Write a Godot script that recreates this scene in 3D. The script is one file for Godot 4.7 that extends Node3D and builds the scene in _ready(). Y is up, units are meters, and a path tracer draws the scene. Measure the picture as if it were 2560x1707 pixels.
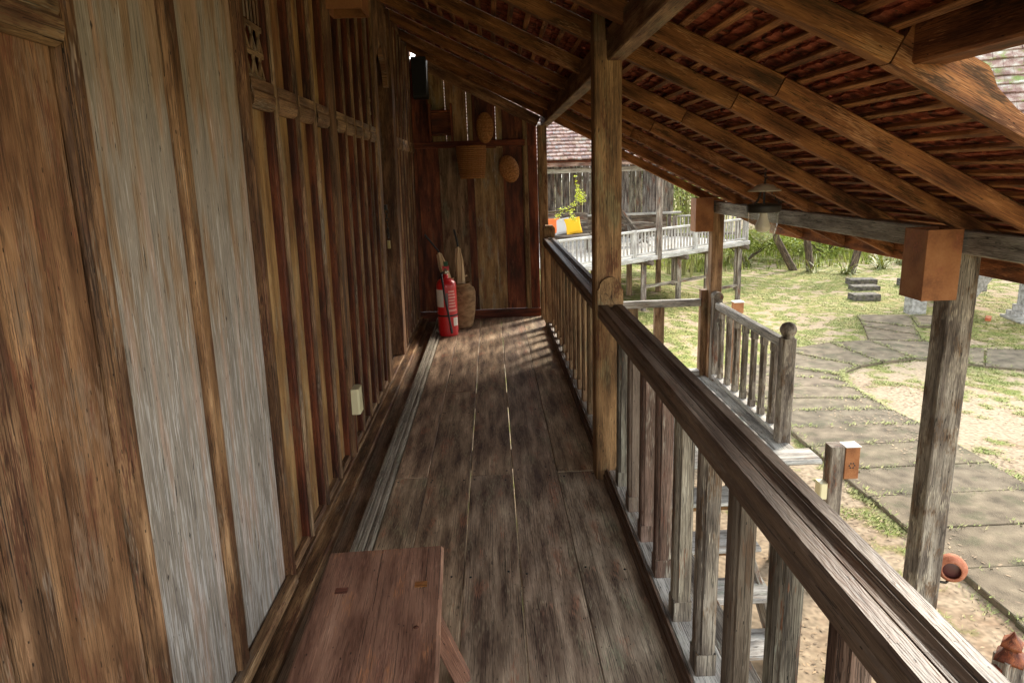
extends Node3D

const ZB := 1.0             # the veranda is built this far behind the camera
const GY := -1.8            # garden level; the veranda floor is y = 0
var rng := RandomNumberGenerator.new()
var M := {}                 # materials
var used := {}
var gdens := PackedByteArray()

# ---------------------------------------------------------------- naming
func numbered(n: String) -> String:
	if not used.has(n):
		used[n] = 0
		return n
	used[n] += 1
	return "%s_%03d" % [n, used[n]]

func tag(o: Node, label: String, category: String, group := "") -> void:
	o.set_meta("label", label)
	o.set_meta("category", category)
	if group != "":
		o.set_meta("group", group)

func thing(called: String, label: String, category: String, at := Vector3.ZERO, group := "") -> Node3D:
	var o := Node3D.new()
	o.name = numbered(called)
	add_child(o)
	o.position = at
	tag(o, label, category, group)
	return o

func setting(called: String) -> Node3D:
	var o := Node3D.new()
	o.name = numbered(called)
	add_child(o)
	o.set_meta("kind", "structure")
	return o

func group_part(parent: Node, called: String) -> Node3D:
	var o := Node3D.new()
	o.name = called
	parent.add_child(o, true)
	return o

func put(parent: Node, called: String, mesh: Mesh, mat: Material, xf := Transform3D.IDENTITY) -> MeshInstance3D:
	var o := MeshInstance3D.new()
	o.name = called
	o.mesh = mesh
	o.material_override = mat
	o.transform = xf
	o.cast_shadow = GeometryInstance3D.SHADOW_CASTING_SETTING_ON
	parent.add_child(o, true)
	return o

func part(parent: Node, called: String, st: SurfaceTool, mat: Material) -> MeshInstance3D:
	return put(parent, called, st.commit(), mat)

func sub(parent: Node, called: String, st: SurfaceTool, mat: Material) -> MeshInstance3D:
	return part(parent, called, st, mat)

# ---------------------------------------------------------------- mesh helpers
func mb() -> SurfaceTool:
	var st := SurfaceTool.new()
	st.begin(Mesh.PRIMITIVE_TRIANGLES)
	return st

func tint(lo := 0.82, hi := 1.12, hue := 0.05) -> Color:
	var v := rng.randf_range(lo, hi)
	return Color(v * rng.randf_range(1.0 - hue, 1.0 + hue), v, v * rng.randf_range(1.0 - hue * 1.4, 1.0 + hue * 1.4))

func tri(st: SurfaceTool, a: Vector3, b: Vector3, c: Vector3, na: Vector3, nb: Vector3, nc: Vector3, ua: Vector2, ub: Vector2, uc: Vector2, col: Color) -> void:
	st.set_color(col)
	if (b - a).cross(c - a).dot(na + nb + nc) > 0.0:
		var t := b; b = c; c = t
		var n := nb; nb = nc; nc = n
		var u := ub; ub = uc; uc = u
	st.set_normal(na); st.set_uv(ua); st.add_vertex(a)
	st.set_normal(nb); st.set_uv(ub); st.add_vertex(b)
	st.set_normal(nc); st.set_uv(uc); st.add_vertex(c)

func quad(st: SurfaceTool, a: Vector3, b: Vector3, c: Vector3, d: Vector3, n: Vector3, ua: Vector2, ub: Vector2, uc: Vector2, ud: Vector2, col: Color) -> void:
	tri(st, a, b, c, n, n, n, ua, ub, uc, col)
	tri(st, a, c, d, n, n, n, ua, uc, ud, col)

const US := 0.5   # metres of wood across one texture
const VS := 2.0   # metres of wood along one texture

# profile (counter-clockwise seen against the sweep) swept from A to B; grain runs along the sweep
func ext(st: SurfaceTool, prof: PackedVector2Array, A: Vector3, B: Vector3, xd: Vector3, yd: Vector3, col := Color.WHITE, off := Vector2(-1, -1), fit := 0.0) -> void:
	var d := (B - A).normalized()
	var L := (B - A).length()
	if off.x < 0.0:
		off = Vector2(rng.randf(), rng.randf())
	var n := prof.size()
	var area := 0.0
	for i in n:
		var p := prof[i]; var q := prof[(i + 1) % n]
		area += p.x * q.y - q.x * p.y
	var sgn := 1.0 if area > 0.0 else -1.0
	var u := 0.0
	var vl := L / VS if fit <= 0.0 else fit
	for i in n:
		var p := prof[i]; var q := prof[(i + 1) % n]
		var e := q - p
		var el := e.length()
		if el < 0.00001:
			continue
		var nn := (xd * e.y - yd * e.x).normalized() * sgn
		var pa := A + xd * p.x + yd * p.y
		var qa := A + xd * q.x + yd * q.y
		var pb := B + xd * p.x + yd * p.y
		var qb := B + xd * q.x + yd * q.y
		var u0 := off.x + u / US
		var u1 := off.x + (u + el) / US
		quad(st, pa, qa, qb, pb, nn, Vector2(u0, off.y), Vector2(u1, off.y), Vector2(u1, off.y + vl), Vector2(u0, off.y + vl), col)
		u += el
	var idx := Geometry2D.triangulate_polygon(prof)
	for k in range(0, idx.size(), 3):
		var a := prof[idx[k]]; var b := prof[idx[k + 1]]; var c := prof[idx[k + 2]]
		var s := 1.2
		for e in 2:
			var O := A if e == 0 else B
			var nn2 := -d if e == 0 else d
			tri(st, O + xd * a.x + yd * a.y, O + xd * b.x + yd * b.y, O + xd * c.x + yd * c.y, nn2, nn2, nn2, off + a * s, off + b * s, off + c * s, col * 0.9)

func rect(w: float, t: float, bev := 0.004) -> PackedVector2Array:
	var a := w * 0.5; var b := t * 0.5
	var e := minf(bev, minf(a, b) * 0.6)
	return PackedVector2Array([Vector2(-a + e, -b), Vector2(a - e, -b), Vector2(a, -b + e), Vector2(a, b - e), Vector2(a - e, b), Vector2(-a + e, b), Vector2(-a, b - e), Vector2(-a, -b + e)])

# oriented timber from A to B; w across (A-B x up), t along up
func beam(st: SurfaceTool, A: Vector3, B: Vector3, w: float, t: float, up := Vector3.UP, bev := 0.005, col := Color.WHITE, off := Vector2(-1, -1)) -> void:
	var d := (B - A).normalized()
	var xd := d.cross(up).normalized()
	var yd := xd.cross(d).normalized()
	ext(st, rect(w, t, bev), A, B, xd, yd, col, off)

# axis aligned block, grain along axis 0/1/2
func bar(st: SurfaceTool, p0: Vector3, p1: Vector3, axis: int, bev := 0.004, col := Color.WHITE, off := Vector2(-1, -1), fit := 0.0) -> void:
	var c := (p0 + p1) * 0.5
	var s := (p1 - p0).abs()
	if axis == 0:
		ext(st, rect(s.z, s.y, bev), Vector3(p0.x, c.y, c.z), Vector3(p1.x, c.y, c.z), Vector3(0, 0, 1), Vector3.UP, col, off, fit)
	elif axis == 1:
		ext(st, rect(s.z, s.x, bev), Vector3(c.x, p0.y, c.z), Vector3(c.x, p1.y, c.z), Vector3(0, 0, 1), Vector3(1, 0, 0), col, off, fit)
	else:
		ext(st, rect(s.x, s.y, bev), Vector3(c.x, c.y, p0.z), Vector3(c.x, c.y, p1.z), Vector3(1, 0, 0), Vector3.UP, col, off, fit)

func bar_mesh(p0: Vector3, p1: Vector3, axis: int, bev := 0.004, col := Color.WHITE) -> Mesh:
	var st := mb()
	bar(st, p0, p1, axis, bev, col)
	return st.commit()

# smooth surface of revolution about the y axis through c
func lathe(st: SurfaceTool, pts: PackedVector2Array, segs: int, c := Vector3.ZERO, col := Color.WHITE, ys := Vector3.UP, squash := Vector2.ONE) -> void:
	var q := Quaternion(Vector3.UP, ys.normalized())
	var lens := [0.0]
	for i in range(1, pts.size()):
		lens.append(lens[i - 1] + (pts[i] - pts[i - 1]).length())
	var nr := []
	for i in pts.size():
		var t0 := pts[maxi(i - 1, 0)]
		var t1 := pts[mini(i + 1, pts.size() - 1)]
		var t := (t1 - t0).normalized()
		nr.append(Vector2(t.y, -t.x))
	for i in pts.size() - 1:
		for s in segs:
			var a0 := TAU * s / segs
			var a1 := TAU * (s + 1) / segs
			var P := []; var N := []; var U := []
			for w in [[i, a0], [i, a1], [i + 1, a1], [i + 1, a0]]:
				var p: Vector2 = pts[w[0]]
				var n: Vector2 = nr[w[0]]
				var cs := cos(w[1]); var sn := sin(w[1])
				P.append(c + q * Vector3(p.x * cs * squash.x, p.y, p.x * sn * squash.y))
				N.append((q * Vector3(n.x * cs / squash.x, n.y, n.x * sn / squash.y)).normalized())
				U.append(Vector2(w[1] / TAU, lens[w[0]] * 2.0))
			if (P[0] - P[1]).length() > 1e-6:
				tri(st, P[0], P[1], P[2], N[0], N[1], N[2], U[0], U[1], U[2], col)
			if (P[2] - P[3]).length() > 1e-6:
				tri(st, P[0], P[2], P[3], N[0], N[2], N[3], U[0], U[2], U[3], col)

func tube(st: SurfaceTool, pts: Array, r0: float, r1: float, segs := 6, col := Color.WHITE, closed := false) -> void:
	var rings := []
	var n := pts.size()
	var ref := Vector3(0.13, 0.97, 0.21)
	for i in n:
		var t: Vector3
		if closed:
			t = (pts[(i + 1) % n] - pts[(i - 1 + n) % n]).normalized()
		else:
			t = (pts[mini(i + 1, n - 1)] - pts[maxi(i - 1, 0)]).normalized()
		var x := t.cross(ref)
		if x.length() < 0.1:
			x = t.cross(Vector3(1, 0, 0))
		x = x.normalized()
		var y := x.cross(t).normalized()
		var r := lerpf(r0, r1, float(i) / maxf(1.0, n - 1))
		var ring := []
		for s in segs:
			var a := TAU * s / segs
			ring.append([pts[i] + (x * cos(a) + y * sin(a)) * r, x * cos(a) + y * sin(a)])
		rings.append(ring)
	var last := n if closed else n - 1
	var v := 0.0
	for i in last:
		var j := (i + 1) % n
		var v1: float = v + (pts[j] - pts[i]).length()
		for s in segs:
			var s2 := (s + 1) % segs
			var A = rings[i][s]; var B = rings[i][s2]; var C = rings[j][s2]; var D = rings[j][s]
			var ua := Vector2(float(s) / segs, v); var ub := Vector2(float(s + 1) / segs, v)
			var uc := Vector2(float(s + 1) / segs, v1); var ud := Vector2(float(s) / segs, v1)
			tri(st, A[0], B[0], C[0], A[1], B[1], C[1], ua, ub, uc, col)
			tri(st, A[0], C[0], D[0], A[1], C[1], D[1], ua, uc, ud, col)
		v = v1
	if not closed:
		for e in 2:
			var ring = rings[0] if e == 0 else rings[n - 1]
			var nn: Vector3 = (pts[0] - pts[1]).normalized() if e == 0 else (pts[n - 1] - pts[n - 2]).normalized()
			for s in range(1, segs - 1):
				tri(st, ring[0][0], ring[s][0], ring[s + 1][0], nn, nn, nn, Vector2.ZERO, Vector2(0.1, 0), Vector2(0.1, 0.1), col)

# flat polygon slab, pts in x-z, from y0 up to y1, with a small top bevel
func slab(st: SurfaceTool, pts: PackedVector2Array, y0: float, y1: float, col := Color.WHITE, uvs := 0.5, bev := 0.008) -> void:
	var c := Vector2.ZERO
	for p in pts:
		c += p
	c /= pts.size()
	var top := PackedVector2Array()
	for p in pts:
		top.append(p + (c - p).normalized() * bev)
	var idx := Geometry2D.triangulate_polygon(top)
	for k in range(0, idx.size(), 3):
		var a := top[idx[k]]; var b := top[idx[k + 1]]; var d := top[idx[k + 2]]
		tri(st, Vector3(a.x, y1, a.y), Vector3(b.x, y1, b.y), Vector3(d.x, y1, d.y), Vector3.UP, Vector3.UP, Vector3.UP, a * uvs, b * uvs, d * uvs, col)
	for i in pts.size():
		var j := (i + 1) % pts.size()
		var e := pts[j] - pts[i]
		var m := (pts[i] + pts[j]) * 0.5 - c
		var n2 := Vector2(e.y, -e.x).normalized()
		if n2.dot(m) < 0.0:
			n2 = -n2
		var n := Vector3(n2.x, 0, n2.y)
		var nb := (n + Vector3.UP).normalized()
		var yb := y1 - bev
		var A := Vector3(pts[i].x, y0, pts[i].y); var B := Vector3(pts[j].x, y0, pts[j].y)
		var C := Vector3(pts[j].x, yb, pts[j].y); var D := Vector3(pts[i].x, yb, pts[i].y)
		var E := Vector3(top[j].x, y1, top[j].y); var F := Vector3(top[i].x, y1, top[i].y)
		var L := e.length() * uvs
		quad(st, A, B, C, D, n, Vector2(0, 0), Vector2(L, 0), Vector2(L, (yb - y0) * uvs), Vector2(0, (yb - y0) * uvs), col)
		quad(st, D, C, E, F, nb, Vector2(0, 0), Vector2(L, 0), Vector2(L, 0.01), Vector2(0, 0.01), col)

# ---------------------------------------------------------------- textures
func noise_bytes(sd: int, w: int, h: int, freq: float, sy: int, octv := 3, kind := FastNoiseLite.TYPE_SIMPLEX_SMOOTH, frac := FastNoiseLite.FRACTAL_FBM) -> PackedByteArray:
	var n := FastNoiseLite.new()
	n.seed = sd
	n.noise_type = kind
	n.frequency = freq
	n.fractal_type = frac
	n.fractal_octaves = octv
	var im := n.get_seamless_image(w, maxi(8, int(float(h) / sy)), false, false, 0.12)
	im.convert(Image.FORMAT_L8)
	im.resize(w, h, Image.INTERPOLATE_CUBIC)
	return im.get_data()

func lut(stops: Array) -> Array:
	var out := []
	for i in 256:
		var f := i / 255.0
		var c: Color = stops[0][1]
		for k in stops.size() - 1:
			if f >= stops[k][0]:
				var t: float = clampf((f - stops[k][0]) / (stops[k + 1][0] - stops[k][0]), 0.0, 1.0)
				c = (stops[k][1] as Color).lerp(stops[k + 1][1], t)
		out.append(Vector3(c.r, c.g, c.b) * 255.0)
	return out

func tex_from(data: PackedByteArray, w: int, h: int, fmt := Image.FORMAT_RGB8) -> ImageTexture:
	var im := Image.create_from_data(w, h, false, fmt, data)
	im.generate_mipmaps()
	return ImageTexture.create_from_image(im)

# weathered timber: colour runs over fibres, patches of another colour with fibrous outlines, dark checks
func wood(sd: int, stops: Array, patch: Color, amt: float, patch2: Color, amt2: float, crack: float, rough := 0.8, nstr := 2.0, w := 416, h := 832, blot := 2) -> StandardMaterial3D:
	var A := noise_bytes(sd, w, h, 0.012, 3, 4)
	var B := noise_bytes(sd + 1, w, h, 0.26, 7, 2)
	var C := noise_bytes(sd + 2, w, h, 0.009, blot, 4)
	var D := noise_bytes(sd + 3, w, h, 0.045, 9, 2, FastNoiseLite.TYPE_SIMPLEX_SMOOTH, FastNoiseLite.FRACTAL_RIDGED)
	var E := noise_bytes(sd + 4, w, h, 0.011, blot, 4)
	var F := noise_bytes(sd + 5, w, h, 0.3, 5, 2)
	var L := lut(stops)
	var out := PackedByteArray(); out.resize(w * h * 3)
	var hm := PackedByteArray(); hm.resize(w * h)
	var pv := Vector3(patch.r, patch.g, patch.b) * 255.0
	var qv := Vector3(patch2.r, patch2.g, patch2.b) * 255.0
	for i in w * h:
		var b: float = B[i]
		var f: float = F[i]
		var a: float = A[i] * 0.66 + b * 0.22 + f * 0.12
		var c: Vector3 = L[clampi(int((a - 128.0) * 1.35 + 128.0), 0, 255)]
		var k := clampf((C[i] - 255.0 * (1.0 - amt) + (b - 128.0) * 0.55) / 46.0, 0.0, 0.85)
		c = c.lerp(pv * (0.7 + b / 425.0), k)
		var k2 := clampf((E[i] - 255.0 * (1.0 - amt2) + (b - 128.0) * 0.6 + (f - 128.0) * 0.3) / 38.0, 0.0, 0.85)
		c = c.lerp(qv * (0.72 + b / 455.0), k2)
		var kk := clampf((D[i] - 222.0) / 30.0, 0.0, 1.0) * crack
		c *= 1.0 - 0.62 * kk
		out[i * 3] = clampi(int(c.x), 0, 255); out[i * 3 + 1] = clampi(int(c.y), 0, 255); out[i * 3 + 2] = clampi(int(c.z), 0, 255)
		hm[i] = clampi(int(b * 0.55 + f * 0.35 - kk * 90.0 + 20.0), 0, 255)
	strokes(out, hm, w, h, int(2400 * (0.5 + crack * 0.5)), crack)
	var m := StandardMaterial3D.new()
	m.albedo_texture = tex_from(out, w, h)
	var ni := Image.create_from_data(w, h, false, Image.FORMAT_L8, hm)
	ni.convert(Image.FORMAT_RGBA8)
	ni.bump_map_to_normal_map(nstr)
	m.normal_enabled = true
	m.normal_texture = ImageTexture.create_from_image(ni)
	m.normal_scale = 0.8
	m.roughness = rough
	m.metallic_specular = 0.35
	m.vertex_color_use_as_albedo = true
	return m

# crisp fibres, drying checks and worm holes along the grain
func strokes(out: PackedByteArray, hm: PackedByteArray, w: int, h: int, n: int, crack: float) -> void:
	for k in n:
		var x := rng.randf() * w; var y := rng.randi() % h
		var t := rng.randf()
		var ln := rng.randi_range(10, 70); var f := rng.randf_range(0.6, 0.88); var wd := 1; var dp := 14
		if t < 0.3:
			f = rng.randf_range(1.1, 1.24); dp = -8
		elif t > 0.955 and rng.randf() < crack:
			ln = rng.randi_range(60, 240); f = rng.randf_range(0.34, 0.55); dp = 70
		elif t > 0.93:
			ln = rng.randi_range(2, 4); f = 0.35; wd = 2; dp = 60
		var dx := rng.randf_range(-0.025, 0.025)
		for yy in ln:
			x += dx + rng.randf_range(-0.06, 0.06)
			for q in wd:
				var i := ((y + yy) % h) * w + (int(x) + q + w) % w
				for c in 3: out[i * 3 + c] = mini(255, int(out[i * 3 + c] * f))
				hm[i] = clampi(hm[i] - dp, 0, 255)

# blotchy mineral surface (clay, stone, plaster)
func mineral(sd: int, stops: Array, spots: Color, amt: float, rough := 0.9, nstr := 2.0, size := 384, freq := 0.03) -> StandardMaterial3D:
	var A := noise_bytes(sd, size, size, freq, 1, 4)
	var B := noise_bytes(sd + 1, size, size, 0.25, 1, 2)
	var C := noise_bytes(sd + 2, size, size, freq * 0.8, 1, 4)
	var L := lut(stops)
	var out := PackedByteArray(); out.resize(size * size * 3)
	var hm := PackedByteArray(); hm.resize(size * size)
	var pv := Vector3(spots.r, spots.g, spots.b) * 255.0
	for i in size * size:
		var b: float = B[i]
		var c: Vector3 = L[clampi(int((A[i] * 0.7 + b * 0.3 - 128.0) * 1.5 + 128.0), 0, 255)]
		var k := clampf((C[i] - 255.0 * (1.0 - amt) + (b - 128.0) * 0.5) / 36.0, 0.0, 0.9)
		c = c.lerp(pv * (0.75 + b / 510.0), k)
		out[i * 3] = clampi(int(c.x), 0, 255); out[i * 3 + 1] = clampi(int(c.y), 0, 255); out[i * 3 + 2] = clampi(int(c.z), 0, 255)
		hm[i] = clampi(int(b * 0.6 + A[i] * 0.4), 0, 255)
	var m := StandardMaterial3D.new()
	m.albedo_texture = tex_from(out, size, size)
	var ni := Image.create_from_data(size, size, false, Image.FORMAT_L8, hm)
	ni.convert(Image.FORMAT_RGBA8)
	ni.bump_map_to_normal_map(nstr)
	m.normal_enabled = true
	m.normal_texture = ImageTexture.create_from_image(ni)
	m.roughness = rough
	m.metallic_specular = 0.3
	m.vertex_color_use_as_albedo = true
	return m

func rgb(r: int, g: int, b: int) -> Color:
	return Color(r / 255.0, g / 255.0, b / 255.0)

func plain(c: Color, rough := 0.6, metal := 0.0) -> StandardMaterial3D:
	var m := StandardMaterial3D.new()
	m.albedo_color = c
	m.roughness = rough
	m.metallic = metal
	m.vertex_color_use_as_albedo = true
	return m

# the two wide smooth boards: brown where sheltered, silver below with flaked pale fibres
func silver_boards(sd: int) -> StandardMaterial3D:
	var w := 512; var h := 1024
	var A := noise_bytes(sd, w, h, 0.012, 4, 3)
	var B := noise_bytes(sd + 1, w, h, 0.2, 10, 3)
	var C := noise_bytes(sd + 2, w, h, 0.01, 3, 4)
	var D := noise_bytes(sd + 3, w, h, 0.04, 4, 3)
	var F := noise_bytes(sd + 5, w, h, 0.3, 4, 2)
	var out := PackedByteArray(); out.resize(w * h * 3)
	var hm := PackedByteArray(); hm.resize(w * h)
	var brown := Vector3(164, 136, 108); var grey := Vector3(168, 158, 146)
	var pale := Vector3(214, 213, 210); var green := Vector3(166, 150, 130); var pink := Vector3(170, 140, 122)
	for y in h:
		var v := float(y) / h          # 0 at the sill, 1 at the head
		for x in w:
			var i := y * w + x
			var b: float = B[i]; var a: float = A[i]; var c0: float = C[i]
			var k := clampf(((0.8 - v) * 420.0 + (c0 - 128.0) * 1.5 + (b - 128.0) * 0.5) / 90.0, 0.0, 1.0)
			var c := brown.lerp(grey, k)
			c = c.lerp(green, clampf((c0 - 170.0) / 80.0, 0.0, 0.35))
			c = c.lerp(pink, clampf((a - 160.0) / 60.0, 0.0, 0.5))
			c *= 0.86 + (b - 128.0) / 900.0 + (F[i] - 128.0) / 1500.0 + (a - 128.0) / 1000.0 + 0.1
			var flake := clampf((D[i] + (b - 128.0) * 0.9 - 176.0 + clampf((0.36 - v) * 170.0, -70.0, 45.0)) / 26.0, 0.0, 0.8)
			c = c.lerp(pale, flake * 0.75)
			out[i * 3] = clampi(int(c.x), 0, 255); out[i * 3 + 1] = clampi(int(c.y), 0, 255); out[i * 3 + 2] = clampi(int(c.z), 0, 255)
			hm[i] = clampi(int(b * 0.5 + F[i] * 0.3 + flake * 30.0), 0, 255)
	strokes(out, hm, w, h, 1400, 0.25)
	# short dark checks and a few knots in the boards
	for k in 46:
		var cx := rng.randi() % w; var cy := rng.randi() % h
		var ln := rng.randi_range(6, 30); var wd := rng.randi_range(1, 2)
		if k % 9 == 0: ln = 7; wd = 4
		for yy in ln:
			var ww := int(wd * (1.0 - absf(yy * 2.0 / ln - 1.0)) + 0.6)
			for xx in range(-ww, ww + 1):
				var i := ((cy + yy) % h) * w + (cx + xx + yy / 14 + w) % w
				for q in 3: out[i * 3 + q] = int(out[i * 3 + q] * 0.42)
	var m := StandardMaterial3D.new()
	m.albedo_texture = tex_from(out, w, h)
	var ni := Image.create_from_data(w, h, false, Image.FORMAT_L8, hm)
	ni.convert(Image.FORMAT_RGBA8)
	ni.bump_map_to_normal_map(1.5)
	m.normal_enabled = true
	m.normal_texture = ImageTexture.create_from_image(ni)
	m.normal_scale = 0.5
	m.roughness = 0.72
	m.metallic_specular = 0.3
	m.vertex_color_use_as_albedo = true
	return m

const GX0 := -3.0
const GZ0 := -28.0
const GS := 30.0
const GN := 1280
func garden_ground() -> StandardMaterial3D:
	var w := GN
	var A := noise_bytes(901, w, w, 0.0067, 1, 4)
	var B := noise_bytes(902, w, w, 0.05, 1, 3)
	var C := noise_bytes(903, w, w, 0.017, 1, 4)
	var D := noise_bytes(904, w, w, 0.4, 1, 2)
	var out := PackedByteArray(); out.resize(w * w * 3)
	gdens.resize(w * w)
	var sand := Vector3(150, 132, 109); var dry := Vector3(122, 99, 78); var grass := Vector3(104, 114, 54); var straw := Vector3(142, 132, 80)
	for j in w:
		var z := GZ0 + GS * j / w
		for i0 in w:
			var i := j * w + i0
			var x := GX0 + GS * i0 / w
			var far := clampf((-z - 9.0) / 5.0, 0.0, 1.0) * clampf(1.5 - absf(x - 5.5) / 9.0, 0.55, 1.0)
			var g := clampf((A[i] * 0.45 + C[i] * 0.55 - 140.0 + far * 80.0 + (B[i] - 128.0) * 0.8) / 60.0, 0.0, 1.0)
			var dr := clampf((C[i] * 0.6 + B[i] * 0.4 - 132.0) / 40.0, 0.0, 1.0)
			var c := sand.lerp(dry, dr * 0.7)
			c = c.lerp(straw.lerp(grass, clampf((B[i] - 90.0) / 80.0, 0.0, 1.0)), g * 0.85)
			c *= 0.72 + D[i] / 460.0 + (0.0 if D[i] < 205 else -0.22)
			out[i * 3] = clampi(int(c.x), 0, 255); out[i * 3 + 1] = clampi(int(c.y), 0, 255); out[i * 3 + 2] = clampi(int(c.z), 0, 255)
			gdens[i] = int(g * 255.0)
	var m := StandardMaterial3D.new()
	m.albedo_texture = tex_from(out, w, w)
	m.roughness = 0.95
	m.metallic_specular = 0.2
	return m

func dens(x: float, z: float) -> float:
	var i := clampi(int((x - GX0) / GS * float(GN)), 0, GN - 1)
	var j := clampi(int((z - GZ0) / GS * float(GN)), 0, GN - 1)
	return gdens[j * GN + i] / 255.0

func gh(x: float, z: float) -> float:
	var m := clampf((-z - 12.0) / 4.0, 0.0, 1.0) * clampf((6.6 - x) / 3.0, 0.0, 1.0)
	var back := clampf((-z - 24.0) / 8.0, 0.0, 1.0)
	return GY + 0.42 * m * m * (3.0 - 2.0 * m) + back * 0.5 + 0.015 * sin(x * 2.3) * cos(z * 1.9)

func make_materials() -> void:
	M.wall = wood(11, [[0.0, rgb(61, 42, 30)], [0.35, rgb(115, 87, 62)], [0.65, rgb(160, 126, 92)], [1.0, rgb(208, 176, 136)]], rgb(138, 124, 108), 0.3, rgb(97, 64, 47), 0.3, 0.8, 0.62)
	M.panel = wood(31, [[0.0, rgb(74, 54, 40)], [0.35, rgb(121, 94, 72)], [0.65, rgb(156, 127, 99)], [1.0, rgb(195, 167, 137)]], rgb(137, 122, 109), 0.5, rgb(111, 76, 61), 0.28, 0.55, 0.6)
	M.red = wood(51, [[0.0, rgb(50, 24, 15)], [0.4, rgb(100, 50, 30)], [0.7, rgb(133, 73, 43)], [1.0, rgb(164, 103, 64)]], rgb(115, 79, 54), 0.25, rgb(63, 36, 22), 0.25, 0.6, 0.6)
	M.rafter = wood(71, [[0.0, rgb(71, 42, 23)], [0.4, rgb(125, 80, 47)], [0.7, rgb(154, 103, 60)], [1.0, rgb(188, 132, 87)]], rgb(64, 45, 26), 0.3, rgb(162, 119, 83), 0.22, 0.4, 0.8)
	M.floor = wood(91, [[0.0, rgb(89, 69, 59)], [0.4, rgb(156, 135, 113)], [0.7, rgb(194, 171, 146)], [1.0, rgb(235, 218, 185)]], rgb(165, 120, 96), 0.22, rgb(154, 146, 120), 0.24, 0.7, 0.55)
	M.old = wood(111, [[0.0, rgb(54, 46, 40)], [0.35, rgb(104, 94, 84)], [0.65, rgb(140, 130, 116)], [1.0, rgb(180, 172, 158)]], rgb(150, 152, 138), 0.26, rgb(104, 66, 48), 0.24, 0.9, 0.85)
	M.bleached = wood(451, [[0.0, rgb(104, 98, 92)], [0.35, rgb(160, 154, 146)], [0.65, rgb(186, 181, 172)], [1.0, rgb(214, 210, 202)]], rgb(160, 162, 148), 0.3, rgb(140, 124, 108), 0.2, 0.9, 0.85)
	M.flake = wood(431, [[0.0, rgb(54, 46, 40)], [0.35, rgb(104, 94, 84)], [0.65, rgb(140, 130, 116)], [1.0, rgb(180, 172, 158)]], rgb(158, 148, 130), 0.36, rgb(92, 72, 54), 0.34, 0.9, 0.85, 2.5, 416, 832, 1)
	M.post = wood(131, [[0.0, rgb(71, 54, 38)], [0.35, rgb(123, 97, 71)], [0.65, rgb(153, 123, 92)], [1.0, rgb(181, 152, 118)]], rgb(123, 114, 89), 0.3, rgb(93, 60, 43), 0.3, 0.8, 0.75)
	M.rail = wood(151, [[0.0, rgb(74, 62, 53)], [0.35, rgb(98, 84, 73)], [0.65, rgb(116, 101, 88)], [1.0, rgb(138, 122, 108)]], rgb(92, 70, 56), 0.26, rgb(124, 114, 102), 0.18, 0.45, 0.5, 1.4)
	M.bay = wood(491, [[0.0, rgb(92, 65, 40)], [0.35, rgb(145, 110, 70)], [0.65, rgb(175, 138, 90)], [1.0, rgb(201, 168, 122)]], rgb(149, 132, 107), 0.36, rgb(130, 84, 54), 0.26, 0.25, 0.6)
	M.worn = wood(471, [[0.0, rgb(59, 44, 38)], [0.35, rgb(100, 80, 68)], [0.65, rgb(126, 103, 90)], [1.0, rgb(156, 136, 121)]], rgb(139, 133, 119), 0.3, rgb(89, 59, 48), 0.28, 0.9, 0.75)
	M.bench = wood(171, [[0.0, rgb(96, 65, 51)], [0.4, rgb(139, 102, 83)], [0.7, rgb(161, 121, 99)], [1.0, rgb(189, 149, 124)]], rgb(168, 115, 80), 0.22, rgb(124, 88, 73), 0.3, 0.25, 0.6)
	M.silver = silver_boards(191)
	M.clay = mineral(211, [[0.0, rgb(84, 39, 30)], [0.5, rgb(146, 75, 55)], [1.0, rgb(186, 113, 82)]], rgb(66, 49, 37), 0.35, 0.9, 2.0, 256)
	M.roofold = mineral(231, [[0.0, rgb(110, 83, 74)], [0.5, rgb(149, 122, 111)], [1.0, rgb(181, 164, 154)]], rgb(145, 144, 137), 0.35, 0.95, 2.0, 256)
	M.lichen = mineral(251, [[0.0, rgb(92, 70, 62)], [0.4, rgb(130, 104, 94)], [0.75, rgb(164, 156, 142)], [1.0, rgb(186, 186, 172)]], rgb(104, 116, 62), 0.36, 0.95, 3.0, 512, 0.02)
	M.stone = mineral(271, [[0.0, rgb(77, 68, 55)], [0.45, rgb(108, 95, 78)], [0.75, rgb(120, 107, 88)], [1.0, rgb(136, 119, 98)]], rgb(90, 84, 65), 0.36, 0.95, 1.6, 512, 0.012)
	M.concrete = mineral(291, [[0.0, rgb(106, 101, 94)], [0.5, rgb(148, 144, 136)], [1.0, rgb(173, 170, 163)]], rgb(114, 113, 105), 0.2, 0.9, 0.4, 256)
	M.darkstone = mineral(311, [[0.0, rgb(62, 58, 54)], [0.5, rgb(98, 92, 84)], [1.0, rgb(136, 128, 118)]], rgb(104, 104, 78), 0.3, 0.95, 2.0, 256)
	M.terracotta = mineral(331, [[0.0, rgb(128, 74, 53)], [0.5, rgb(158, 98, 72)], [1.0, rgb(174, 119, 93)]], rgb(138, 89, 68), 0.2, 0.85, 1.0, 256)
	M.pot = mineral(351, [[0.0, rgb(110, 84, 58)], [0.5, rgb(142, 112, 80)], [1.0, rgb(160, 132, 98)]], rgb(96, 74, 54), 0.3, 0.75, 1.0, 256)
	M.straw = mineral(371, [[0.0, rgb(120, 78, 44)], [0.5, rgb(164, 112, 66)], [1.0, rgb(190, 142, 92)]], rgb(112, 76, 46), 0.3, 0.8, 2.5, 256, 0.08)
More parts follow.
